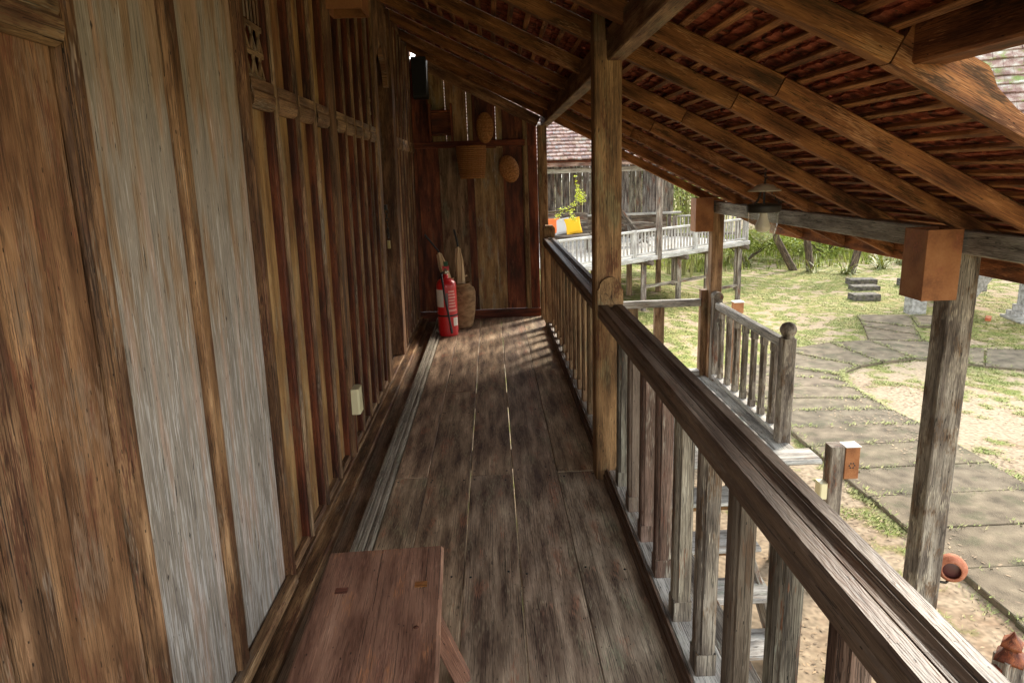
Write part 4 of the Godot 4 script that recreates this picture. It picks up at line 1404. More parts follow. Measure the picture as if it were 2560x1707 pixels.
	for i in 4:
		var s := mb()
		bar(s, Vector3(-0.016, 0, -0.016), Vector3(0.016, 0.46, 0.016), 1, 0.003, tint(0.8, 1.1, 0.03))
		bms.append(s.commit())
	var n := int(L / 0.118)
	for i in n:
		put(R, "baluster", bms[rng.randi() % 4], M.bleached, Transform3D(Basis(Vector3.UP, 0.9), ra.lerp(rb2, (i + 0.5) / n) + Vector3(0, 0.08, 0)))
	for f in [0.004, 0.33, 0.66]:
		var q := ra.lerp(rb2, f)
		b = mb()
		bar(b, Vector3(q.x - 0.05, dy - 0.03, q.z - 0.05), Vector3(q.x + 0.05, dy + 0.6, q.z + 0.05), 1, 0.005, Color(0.95, 0.95, 0.95))
		part(R, "post", b, M.bleached)
	var R2 := thing("deck_railing", "grey railing at the back corner of the far house deck", "railing")
	var c0 := Vector3(5.2, dy, -19.7); var c1 := Vector3(7.0, dy, -19.6)
	b = mb()
	beam(b, c0 + Vector3(0, 0.57, 0), c1 + Vector3(0, 0.57, 0), 0.07, 0.045, Vector3.UP, 0.005, Color(0.95, 0.95, 0.95))
	part(R2, "handrail", b, M.bleached)
	for i in 16:
		put(R2, "baluster", bms[i % 4], M.bleached, Transform3D(Basis.IDENTITY, c0.lerp(c1, (i + 0.5) / 16.0) + Vector3(0, 0.08, 0)))
	b = mb()
	beam(b, c0 + Vector3(0, 0.04, 0), c1 + Vector3(0, 0.04, 0), 0.12, 0.08, Vector3.UP, 0.005, Color(1.1, 1.1, 1.1))
	part(R2, "bottom_rail", b, M.old)
	for q in [c0, c1]:
		b = mb()
		bar(b, Vector3(q.x - 0.05, gh(q.x, q.z) - 0.05, q.z - 0.05), Vector3(q.x + 0.05, dy + 0.6, q.z + 0.05), 1, 0.005)
		part(R2, "post", b, M.old)
	# settee, cushions, table, lounge chair on the deck
	var S := thing("deck_settee", "dark wooden settee holding the coloured cushions on the far deck", "settee", Vector3(1.75, dy, -16.75))
	b = mb()
	bar(b, Vector3(-0.75, 0.36, -0.3), Vector3(0.6, 0.41, 0.28), 0, 0.01, Color(0.8, 0.8, 0.8))
	part(S, "seat", b, M.old)
	b = mb()
	beam(b, Vector3(-0.75, 0.66, -0.32), Vector3(0.6, 0.66, -0.32), 0.04, 0.5, Vector3(0, 0.97, -0.2), 0.01, Color(0.8, 0.8, 0.8))
	part(S, "backrest", b, M.old)
	for q in [Vector3(-0.7, 0, -0.25), Vector3(0.55, 0, -0.25), Vector3(-0.7, 0, 0.22), Vector3(0.55, 0, 0.22)]:
		b = mb()
		bar(b, q + Vector3(-0.03, 0, -0.03), q + Vector3(0.03, 0.36, 0.03), 1, 0.004)
		part(S, "leg", b, M.old)
	var cols := [rgb(222, 110, 52), rgb(182, 180, 176), rgb(224, 172, 32)]
	var nm := ["orange square cushion on the far deck settee", "pale grey square cushion between the orange and yellow ones", "bright yellow square cushion on the far deck settee"]
	for i in 3:
		b = mb()
		cushion(b, 0.4, 0.12)
		var cu := part(self, "cushion", b, plain(cols[i], 0.95))
		cu.name = numbered("cushion")
		tag(cu, nm[i], "cushion", "cushions on the settee")
		cu.position = Vector3(1.42 + i * 0.27, dy + 0.61, -16.86 + 0.02 * i)
		cu.rotation = Vector3(-0.28, 0.15 * (i - 1), [0.02, 0.1, 0.12][i])
	var T := thing("side_table", "small grey wooden table beside the settee on the far deck", "table", Vector3(2.62, dy, -16.3))
	b = mb()
	bar(b, Vector3(-0.28, 0.42, -0.22), Vector3(0.28, 0.46, 0.22), 0, 0.006, Color(1.1, 1.05, 1.0))
	part(T, "tabletop", b, M.old)
	for q in [Vector3(-0.24, 0, -0.18), Vector3(0.24, 0, -0.18), Vector3(-0.24, 0, 0.18), Vector3(0.24, 0, 0.18)]:
		b = mb()
		bar(b, q + Vector3(-0.025, 0, -0.025), q + Vector3(0.025, 0.42, 0.025), 1, 0.003)
		part(T, "leg", b, M.old)
	var Ch := thing("lounge_chair", "dark folding lounge chair with slanted back on the far deck", "chair", Vector3(3.35, dy, -17.6))
	b = mb()
	beam(b, Vector3(0.32, 0.3, 0.0), Vector3(-0.12, 0.98, 0.0), 0.5, 0.03, Vector3(0.8, 0.5, 0), 0.006, Color(0.55, 0.52, 0.5))
	part(Ch, "backrest", b, M.old)
	b = mb()
	beam(b, Vector3(0.3, 0.3, 0.0), Vector3(0.85, 0.4, 0.0), 0.5, 0.03, Vector3.UP, 0.006, Color(0.55, 0.52, 0.5))
	part(Ch, "seat", b, M.old)
	for zz in [-0.26, 0.26]:
		b = mb()
		beam(b, Vector3(-0.1, 0.9, zz), Vector3(0.62, 0.0, zz), 0.03, 0.045, Vector3(1, 0.5, 0), 0.004)
		part(Ch, "leg", b, M.old)
		b = mb()
		beam(b, Vector3(0.85, 0.4, zz), Vector3(0.2, 0.0, zz), 0.03, 0.045, Vector3(1, 0.5, 0), 0.004)
		part(Ch, "leg", b, M.old)
		b = mb()
		beam(b, Vector3(-0.05, 0.56, zz), Vector3(0.7, 0.56, zz), 0.05, 0.03, Vector3.UP, 0.004)
		part(Ch, "armrest", b, M.old)

func cushion(st: SurfaceTool, s: float, t: float) -> void:
	var n := 10
	var f := func(i: int, j: int, side: float) -> Vector3:
		var u := float(i) / n * 2.0 - 1.0; var v := float(j) / n * 2.0 - 1.0
		var bul := pow(maxf(0.0, (1.0 - u * u) * (1.0 - v * v)), 0.4)
		var pin := 1.0 - 0.07 * (1.0 - absf(u * v))
		return Vector3(u * s * 0.5 * pin, v * s * 0.5 * pin, side * t * 0.5 * bul)
	for side in [-1.0, 1.0]:
		for i in n:
			for j in n:
				var a: Vector3 = f.call(i, j, side); var b: Vector3 = f.call(i + 1, j, side); var c: Vector3 = f.call(i + 1, j + 1, side); var d: Vector3 = f.call(i, j + 1, side)
				var nn := (b - d).cross(c - a).normalized()
				if nn.z * side < 0.0: nn = -nn
				quad(st, a, b, c, d, nn, Vector2.ZERO, Vector2.RIGHT, Vector2.ONE, Vector2.DOWN, Color.WHITE)

# ---------------------------------------------------------------- pavilion on concrete pillars, right
func build_pavilion() -> void:
	var P := thing("pavilion", "raised pavilion on pale concrete pillars with a lichen covered roof", "building")
	for q in [[9.78, -15.45, 0.17], [11.75, -14.6, 0.13], [13.6, -13.7, 0.16], [12.2, -18.0, 0.16], [15.5, -16.0, 0.16]]:
		var b := mb()
		var g := gh(q[0], q[1])
		bar(b, Vector3(q[0] - q[2], g - 0.05, q[1] - q[2]), Vector3(q[0] + q[2], 1.2, q[1] + q[2]), 1, 0.01, Color(0.95, 0.97, 0.97))
		var pl := part(P, "pillar", b, M.concrete)
		if q[0] > 10.0:
			b = mb()
			bar(b, Vector3(q[0] - 0.26, g - 0.05, q[1] - 0.26), Vector3(q[0] + 0.26, g + 0.16, q[1] + 0.26), 1, 0.015)
			bar(b, Vector3(q[0] - 0.19, g + 0.16, q[1] - 0.19), Vector3(q[0] + 0.19, g + 0.3, q[1] + 0.19), 1, 0.02)
			sub(pl, "plinth", b, M.concrete)
	var b := mb()
	slab(b, PackedVector2Array([Vector2(9.4, -15.0), Vector2(14.2, -12.6), Vector2(17.0, -16.6), Vector2(11.5, -19.5)]), 1.2, 1.45)
	part(P, "floor_slab", b, M.concrete)
	b = mb()
	beam(b, Vector3(10.9, GY + 0.05, -15.6), Vector3(13.1, 0.4, -16.3), 0.16, 0.36, Vector3.UP, 0.02, Color(1.0, 1.0, 1.0))
	part(P, "stair_string", b, M.concrete)
	for i in 7:
		b = mb()
		var f := i / 7.0
		bar(b, Vector3(11.05 + f * 2.1, GY + 0.1 + f * 2.0, -16.9 - f * 0.7), Vector3(11.4 + f * 2.1, GY + 0.26 + f * 2.0, -15.7 - f * 0.7), 2, 0.01)
		part(P, "step", b, M.concrete)
	b = mb()
	slab(b, PackedVector2Array([Vector2(11.2, -14.0), Vector2(16.0, -11.6), Vector2(16.3, -12.2), Vector2(11.4, -14.9)]), GY - 0.05, GY + 0.05, Color(1.1, 1.0, 0.95))
	part(P, "plinth_kerb", b, M.concrete)
	# roof slope facing the veranda: overlapping lichen grown plates
	var A := Vector3(7.9, 1.95, -14.0)
	var al := Vector3(0.88, 0.0, 0.47).normalized()
	var up2 := Vector3(0.47 * 0.75, 0.66, -0.88 * 0.75).normalized()
	var nn := al.cross(up2).normalized()
	if nn.y < 0.0: nn = -nn
	var rows := mb()
	for i in 14:
		for j in 24:
			var o := A + up2 * (i * 0.28) + al * (j * 0.34 + (0.17 if i % 2 == 1 else 0.0))
			var l0 := nn * rng.randf_range(0.04, 0.06)
			var a := o + l0; var c := o + al * 0.335 + l0
			var d := o + al * 0.335 + up2 * 0.34; var e := o + up2 * 0.34
			var uo := Vector2(j * 0.34 * 0.28, i * 0.28 * 0.28)
			var col := tint(0.9, 1.1, 0.03)
			quad(rows, a, c, d, e, nn, uo, uo + Vector2(0.094, 0), uo + Vector2(0.094, 0.094), uo + Vector2(0, 0.094), col)
			quad(rows, a, c, c - nn * 0.035, a - nn * 0.035, -up2, uo, uo + Vector2(0.09, 0), uo + Vector2(0.09, 0.01), uo + Vector2(0, 0.01), col)
	var rp := part(P, "roof_tiles", rows, M.lichen)
	rp.set_meta("kind", "stuff")
	b = mb()
	beam(b, A + al * 4.1 - nn * 0.02, A + al * 4.1 + up2 * 4.0 - nn * 0.02, 8.2, 0.03, nn, 0.003, Color(0.7, 0.6, 0.55))
	part(P, "roof_deck", b, M.red)

# ---------------------------------------------------------------- plants
func leaf_strip(st: SurfaceTool, o: Vector3, dir: Vector3, l: float, w: float, droop: float, col: Color, n := 5) -> void:
	var side := dir.cross(Vector3.UP)
	if side.length() < 0.05: side = Vector3(1, 0, 0)
	side = side.normalized()
	var prev := o
	var pw := w * 0.6
	var d := dir
	for i in n:
		var nx := prev + d * (l / n)
		d = (d + Vector3(0, -droop / n, 0)).normalized()
		var nw := w * (1.0 - pow(float(i + 1) / n, 2.0)) + 0.002
		var nm := side.cross(d).normalized()
		quad(st, prev - side * pw * 0.5, prev + side * pw * 0.5, nx + side * nw * 0.5, nx - side * nw * 0.5, nm, Vector2.ZERO, Vector2.RIGHT, Vector2.ONE, Vector2.DOWN, col)
		prev = nx; pw = nw

func palm(called: String, label: String, at: Vector3, pts: Array, nl: int) -> void:
	var t := thing(called, label, "tree", at, "screw palms by the bank")
	var b := mb()
	tube(b, pts, 0.13, 0.1, 9)
	part(t, "trunk", b, M.bark)
	b = mb()
	var top: Vector3 = pts[pts.size() - 1]
	for i in nl:
		var a := rng.randf() * TAU
		var el := rng.randf_range(-0.5, 1.2)
		var d := Vector3(cos(a) * cos(el), sin(el), sin(a) * cos(el))
		var c := Color(0.07, 0.11, 0.02).lerp(Color(0.2, 0.22, 0.05), rng.randf()) if rng.randf() < 0.75 else Color(0.3, 0.24, 0.12)
		leaf_strip(b, top + d * 0.08, d, rng.randf_range(0.9, 1.7), 0.05, rng.randf_range(1.6, 3.4), c, 7)
	part(t, "crown", b, M.leaf)

func bush(called: String, label: String, at: Vector3, r: Vector3, nl: int, c0: Color, c1: Color, ls: float, cat := "shrub", grp := "") -> void:
	var t := thing(called, label, cat, at, grp)
	var b := mb()
	for i in 5:
		var a := rng.randf() * TAU
		var e := Vector3(cos(a) * r.x * 0.5, r.y * rng.randf_range(1.0, 1.6), sin(a) * r.z * 0.5)
		tube(b, [Vector3(0, -0.05, 0), e * 0.5 + Vector3(0.05, 0, 0), e], 0.05 * r.y, 0.015, 6)
	part(t, "stems", b, M.bark)
	b = mb()
	var clumps := []
	for i in 26:
		clumps.append(Vector3(rng.randfn() * 0.45, rng.randfn() * 0.4, rng.randfn() * 0.45))
	for i in nl:
		var cc: Vector3 = clumps[rng.randi() % clumps.size()]
		var q := cc + Vector3(rng.randfn(), rng.randfn(), rng.randfn()) * 0.16
		var o := Vector3(q.x * r.x, r.y + q.y * r.y, q.z * r.z)
		if o.y < 0.03: o.y = rng.randf() * 0.3
		var a := rng.randf() * TAU
		var el := rng.randf_range(-0.8, 0.7)
		var d := Vector3(cos(a) * cos(el), sin(el), sin(a) * cos(el))
		var s := d.cross(Vector3(rng.randfn(), rng.randfn(), rng.randfn())).normalized()
		var l := ls * rng.randf_range(0.6, 1.3)
		var nm := s.cross(d).normalized()
		var c := c0.lerp(c1, rng.randf())
		quad(b, o, o + d * l * 0.5 + s * l * 0.22, o + d * l, o + d * l * 0.5 - s * l * 0.22, nm, Vector2.ZERO, Vector2.RIGHT, Vector2.ONE, Vector2.DOWN, c)
	part(t, "foliage", b, M.leaf)

func build_plants() -> void:
	palm("screw_palm", "leaning screw palm with two bends in its trunk beside the deck", Vector3(10.25, gh(10.25, -23.0), -23.0), [Vector3(0, -0.1, 0), Vector3(-0.35, 0.5, 0), Vector3(-0.7, 1.1, 0), Vector3(-0.85, 1.75, 0), Vector3(-0.8, 2.4, 0)], 130)
	palm("screw_palm", "upright screw palm standing between two leaning ones", Vector3(10.6, gh(10.6, -22.6), -22.6), [Vector3(0, -0.1, 0), Vector3(-0.1, 0.6, 0), Vector3(-0.25, 1.3, 0), Vector3(-0.45, 2.2, 0)], 130)
	palm("screw_palm", "screw palm with ragged leaves low round its foot", Vector3(11.6, gh(11.6, -21.9), -21.9), [Vector3(0, -0.1, 0), Vector3(0.15, 0.6, 0), Vector3(0.3, 1.3, 0), Vector3(0.4, 2.1, 0)], 130)
	for q in [[11.3, -21.7, 40, "straw coloured leaf tuft spreading at the foot of the ragged palm"], [13.0, -22.6, 60, "largest tuft of arching leaves standing clear of the palm trunks"], [10.5, -22.2, 22, "small thin leaf tuft between the two closest palm trunks"], [14.2, -23.4, 70, "broad green leaf tuft past the palms on the bank"], [9.0, -24.2, 50, "leaf tuft half sunk in the tall grass beside the leaning palm"]]:
		var t := thing("leaf_clump", q[3], "plant", Vector3(q[0], gh(q[0], q[1]), q[1]), "leaf tufts under the palms")
		var b := mb()
		for i in q[2]:
			var a := rng.randf() * TAU
			var el := rng.randf_range(0.3, 1.3)
			leaf_strip(b, Vector3(rng.randfn() * 0.08, 0, rng.randfn() * 0.08), Vector3(cos(a) * cos(el), sin(el), sin(a) * cos(el)), rng.randf_range(0.5, 1.0), 0.035, rng.randf_range(1.2, 2.4), Color(0.12, 0.15, 0.04).lerp(Color(0.32, 0.3, 0.14), rng.randf()))
		part(t, "leaves", b, M.leaf)
	# bamboo behind the far house
	for q in [[6.2, -22.5, "feathery yellow green bamboo clump close behind the far deck corner"], [7.6, -24.0, "bamboo clump between the far deck and the leaning palms"], [5.6, -25.0, "bamboo clump rising hidden behind the far house wall"]]:
		var t := thing("bamboo_clump", q[2], "plant", Vector3(q[0], gh(q[0], q[1]), q[1]), "bamboo behind the far house")
		var b := mb()
		var lf := mb()
		for i in 16:
			var a := rng.randf() * TAU
			var o := Vector3(cos(a), 0, sin(a)) * rng.randf() * 0.5
			var hgt := rng.randf_range(2.4, 4.4)
			var ln := Vector3(cos(a), 0, sin(a)) * rng.randf_range(0.3, 1.2)
			var pts := [o, o + Vector3(0, hgt * 0.5, 0) + ln * 0.2, o + Vector3(0, hgt * 0.85, 0) + ln * 0.6, o + Vector3(0, hgt, 0) + ln]
			tube(b, pts, 0.03, 0.008, 5, Color(0.25, 0.24, 0.08))
			for k in 90:
				var f := rng.randf_range(0.12, 1.0)
				var pp: Vector3 = o + Vector3(0, hgt * f, 0) + ln * f * f
				var a2 := rng.randf() * TAU
				leaf_strip(lf, pp, Vector3(cos(a2), rng.randf_range(-0.3, 0.5), sin(a2)).normalized(), rng.randf_range(0.18, 0.4), 0.03, 1.5, Color(0.16, 0.2, 0.03).lerp(Color(0.34, 0.36, 0.06), rng.randf()), 2)
		part(t, "canes", b, M.grass)
		part(t, "leaves", lf, M.leaf)
	var names := ["round dark green shrub on the bank behind the bamboo", "loose mid green shrub on the bank behind the palms", "broad olive shrub farthest along the bank past the palms"]
	var k := 0
	for q in [[9.0, -31.0, 2.6], [15.5, -30.0, 2.4], [22.0, -28.0, 2.6]]:
		bush("shrub", names[k], Vector3(q[0], gh(q[0], q[1]), q[1]), Vector3(3.0, q[2], 2.0), 3800, Color(0.05, 0.08, 0.015), Color(0.2, 0.24, 0.04), 0.22)
		k += 1
	var low := ["low bright bush filling the bank behind the leaning palm", "low yellow green bush spreading behind the upright palm", "low leafy bush on the bank past the last palm"]
	k = 0
	for q in [[9.3, -25.2], [12.6, -25.8], [16.2, -25.4]]:
		bush("low_bush", low[k], Vector3(q[0], gh(q[0], q[1]), q[1]), Vector3(1.9, 0.62, 0.9), 3200, Color(0.13, 0.18, 0.02), Color(0.34, 0.36, 0.06), 0.13, "bush", "bushes on the bank")
		k += 1
	var bt := ["wide leafy tree rising behind the far house roof", "tall leafy tree behind the bank to the right", "leafy tree far beyond the pavilion roof"]
	k = 0
	for q in [[2.0, -36.0], [12.0, -40.0], [27.0, -30.0]]:
		bush("garden_tree", bt[k], Vector3(q[0], gh(q[0], q[1]), q[1]), Vector3(5.0, 4.2, 4.0), 5200, Color(0.04, 0.07, 0.012), Color(0.18, 0.22, 0.04), 0.34, "tree", "trees at the back of the garden")
		k += 1
	# slender tree beside the end wall whose branch reaches across
	var T := thing("young_tree", "young tree with one yellow green sprig reaching past the corner post", "tree", Vector3(-0.2, gh(-0.2, -9.7), -9.7))
	var b := mb()
	var y0 := -T.position.y
	var tr := func(x: float, y: float) -> Vector3: return Vector3(x + 0.2, y + y0, 0.1)
	tube(b, [Vector3(0, -0.05, 0), Vector3(0.05, 1.2, 0.02), Vector3(0.1, 2.4, 0.05), tr.call(0.2, 1.05)], 0.04, 0.02, 7)
	part(T, "trunk", b, M.bark)
	b = mb()
	tube(b, [tr.call(0.2, 1.05), tr.call(0.5, 1.12), tr.call(0.79, 1.141), tr.call(0.99, 1.152), tr.call(1.141, 1.194), tr.call(1.24, 1.25), tr.call(1.21, 1.374), tr.call(1.18, 1.5), tr.call(1.148, 1.63)], 0.016, 0.003, 6, Color(1.5, 1.5, 1.5))
	tube(b, [tr.call(0.99, 1.152), tr.call(1.07, 1.09), tr.call(1.127, 1.022)], 0.006, 0.003, 5, Color(1.4, 1.4, 1.4))
	part(T, "branch", b, M.bark)
	b = mb()
	var spots := [[0.9, 1.08, 0.035, 70], [0.96, 1.16, 0.04, 50], [1.03, 1.17, 0.035, 50], [1.09, 1.13, 0.035, 60], [1.11, 1.06, 0.03, 60], [1.127, 1.03, 0.025, 50], [1.2, 1.3, 0.05, 120], [1.24, 1.34, 0.045, 110], [1.2, 1.38, 0.04, 90], [1.19, 1.43, 0.025, 50], [1.18, 1.49, 0.018, 30], [1.165, 1.55, 0.014, 24], [1.15, 1.61, 0.01, 16], [1.13, 1.22, 0.035, 60], [1.25, 1.27, 0.03, 60]]
	for s in spots:
		for i in int(s[3]):
			var o: Vector3 = tr.call(s[0] + rng.randfn() * s[2] * 0.6, s[1] + rng.randfn() * s[2] * 0.6) + Vector3(0, 0, rng.randfn() * s[2])
			var a := rng.randf() * TAU
			var d := Vector3(cos(a), rng.randf_range(-0.6, 0.6), sin(a)).normalized()
			var sd := d.cross(Vector3(rng.randfn(), 1.0, rng.randfn())).normalized()
			var l := rng.randf_range(0.014, 0.026)
			quad(b, o, o + d * l * 0.5 + sd * l * 0.3, o + d * l, o + d * l * 0.5 - sd * l * 0.3, sd.cross(d).normalized(), Vector2.ZERO, Vector2.RIGHT, Vector2.ONE, Vector2.DOWN, Color(0.42, 0.5, 0.03).lerp(Color(0.62, 0.62, 0.05), rng.randf()))
	part(T, "crown", b, M.leaf)

# ---------------------------------------------------------------- things on the veranda
func lamp_box(called: String, label: String, p0: Vector3, p1: Vector3, lab := "") -> void:
	# open ended timber up-and-down lamp box: four boards round a dark well
	var c := (p0 + p1) * 0.5
	var t := thing(called, label, "lamp", Vector3(c.x, p0.y, c.z), lab)
	var s := (p1 - p0).abs() * 0.5
	var th := 0.012
	var h := s.y * 2.0
	for q in [[Vector3(-s.x, 0, s.z - th), Vector3(s.x, h, s.z)], [Vector3(-s.x, 0, -s.z), Vector3(s.x, h, -s.z + th)], [Vector3(-s.x, 0.001, -s.z + th), Vector3(-s.x + th, h - 0.001, s.z - th)], [Vector3(s.x - th, 0.001, -s.z + th), Vector3(s.x, h - 0.001, s.z - th)]]:
		var b := mb()
		bar(b, q[0], q[1], 1, 0.0015, Color(1, 1, 1))
		part(t, "side_board", b, M.boxpaint)
	var b2 := mb()
	bar(b2, Vector3(-s.x + th, h * 0.45, -s.z + th), Vector3(s.x - th, h * 0.5, s.z - th), 0, 0.001)
	part(t, "lamp_holder", b2, M.black)

func build_veranda_things() -> void:
	# bench
	var B := thing("bench", "low reddish wooden bench with pegged top against the panelled wall", "bench", Vector3(-0.403, 0, -2.11))
	B.rotation.y = 0.045
	var b := mb()
	var top := rect(0.385, 0.034, 0.009)
	ext(b, top, Vector3(0, 0.414, 0), Vector3(0, 0.414, 1.5), Vector3(1, 0, 0), Vector3.UP, Color(1, 1, 1))
	var tp := part(B, "top", b, M.bench)
	for q in [[-0.115, 0.225, 0.0], [0.128, 0.222, 1.0], [-0.115, 1.28, 0.0], [0.128, 1.28, 0.0]]:
		b = mb()
		bar(b, Vector3(q[0] - 0.019, 0.41, q[1] - 0.015), Vector3(q[0] + 0.019, 0.4325, q[1] + 0.015), 1, 0.002, Color(1.3, 0.85, 0.4) if q[2] > 0.5 else Color(0.6, 0.42, 0.42))
		sub(tp, "tenon", b, M.bench)
	b = mb()
	lathe(b, PackedVector2Array([Vector2(0.008, 0.41), Vector2(0.008, 0.4312), Vector2(0.0, 0.4315)]), 10, Vector3(0.125, 0, 0.43), Color(0.5, 0.36, 0.34))
	sub(tp, "peg", b, M.bench)
	for zz in [0.222, 1.28]:
		for sx in [-1.0, 1.0]:
			b = mb()
			beam(b, Vector3(sx * 0.12, 0.398, zz), Vector3(sx * 0.235, 0.0, zz - 0.1 if zz < 1 else zz + 0.1), 0.055, 0.045, Vector3(0, 0.2, 1), 0.004, tint(0.85, 1.0))
			part(B, "leg", b, M.bench)
		b = mb()
		bar(b, Vector3(-0.165, 0.16, zz - 0.075 if zz < 1 else zz + 0.045), Vector3(0.165, 0.2, zz - 0.045 if zz < 1 else zz + 0.075), 0, 0.004, tint(0.8, 0.95))
		part(B, "stretcher", b, M.bench)
	# socket and conduit
	var s := thing("wall_socket", "cream plastic junction box low on the dark wall post", "socket", Vector3(-0.86, 0.24, -3.94))
	b = mb()
	bar(b, Vector3(-0.045, 0.06, -0.055), Vector3(0.03, 0.215, 0.055), 1, 0.01)
	part(s, "case", b, M.cream)
	b = mb()
	bar(b, Vector3(-0.035, -0.2, -0.014), Vector3(-0.018, 0.06, 0.004), 1, 0.003, Color(0.6, 0.45, 0.4))
	part(s, "conduit", b, M.red)
	# lamp box high on the wall
	lamp_box("wall_lamp_box", "red brown box lamp fixed high on the panelled wall", Vector3(-0.842, 2.53, -4.16), Vector3(-0.64, 2.8, -3.93))
	lamp_box("post_lamp_box", "large orange brown box lamp on the grey flaking eave post", Vector3(2.205, 0.945, -3.64), Vector3(2.392, 1.31, -3.44))
	lamp_box("post_lamp_box", "brown box lamp on the farther eave post beside the landing", Vector3(2.2, 0.985, -7.66), Vector3(2.394, 1.345, -7.46))
	# padlock chain on the door
	var pc := thing("door_chain", "iron ring and brass padlock hanging on the arched door", "padlock", Vector3(-0.875, 1.2, -5.8))
	b = mb()
	ring(b, Vector3(0.0, 0.02, 0.0), 0.045, 0.005, Vector3(1, 0, 0))
	part(pc, "ring", b, M.iron)
	b = mb()
	bar(b, Vector3(-0.012, -0.11, -0.02), Vector3(0.012, -0.045, 0.02), 1, 0.004)
	part(pc, "padlock", b, plain(rgb(176, 160, 110), 0.35, 0.8))
	b = mb()
	for i in 4:
		ring(b, Vector3(0, 0.09 + i * 0.035, 0), 0.016, 0.004, Vector3(1, 0, 0) if i % 2 == 0 else Vector3(0, 0, 1))
	part(pc, "chain", b, M.iron)
	b = mb()
	bar(b, Vector3(-0.02, 0.21, -0.02), Vector3(0.008, 0.25, 0.02), 1, 0.003)
	part(pc, "staple", b, M.iron)
	build_end_wall_things()
	build_extinguisher()
	build_hanging_lamp()

func ring(st: SurfaceTool, c: Vector3, R: float, r: float, ax: Vector3, col := Color.WHITE, sx := 1.0) -> void:
	var u := ax.cross(Vector3.UP)
	if u.length() < 0.1: u = Vector3(1, 0, 0)
	u = u.normalized()
	var v := ax.cross(u).normalized()
	var pts := []
	for i in 14:
		var a := TAU * i / 14.0
		pts.append(c + u * cos(a) * R * sx + v * sin(a) * R)
	tube(st, pts, r, r, 5, col, true)

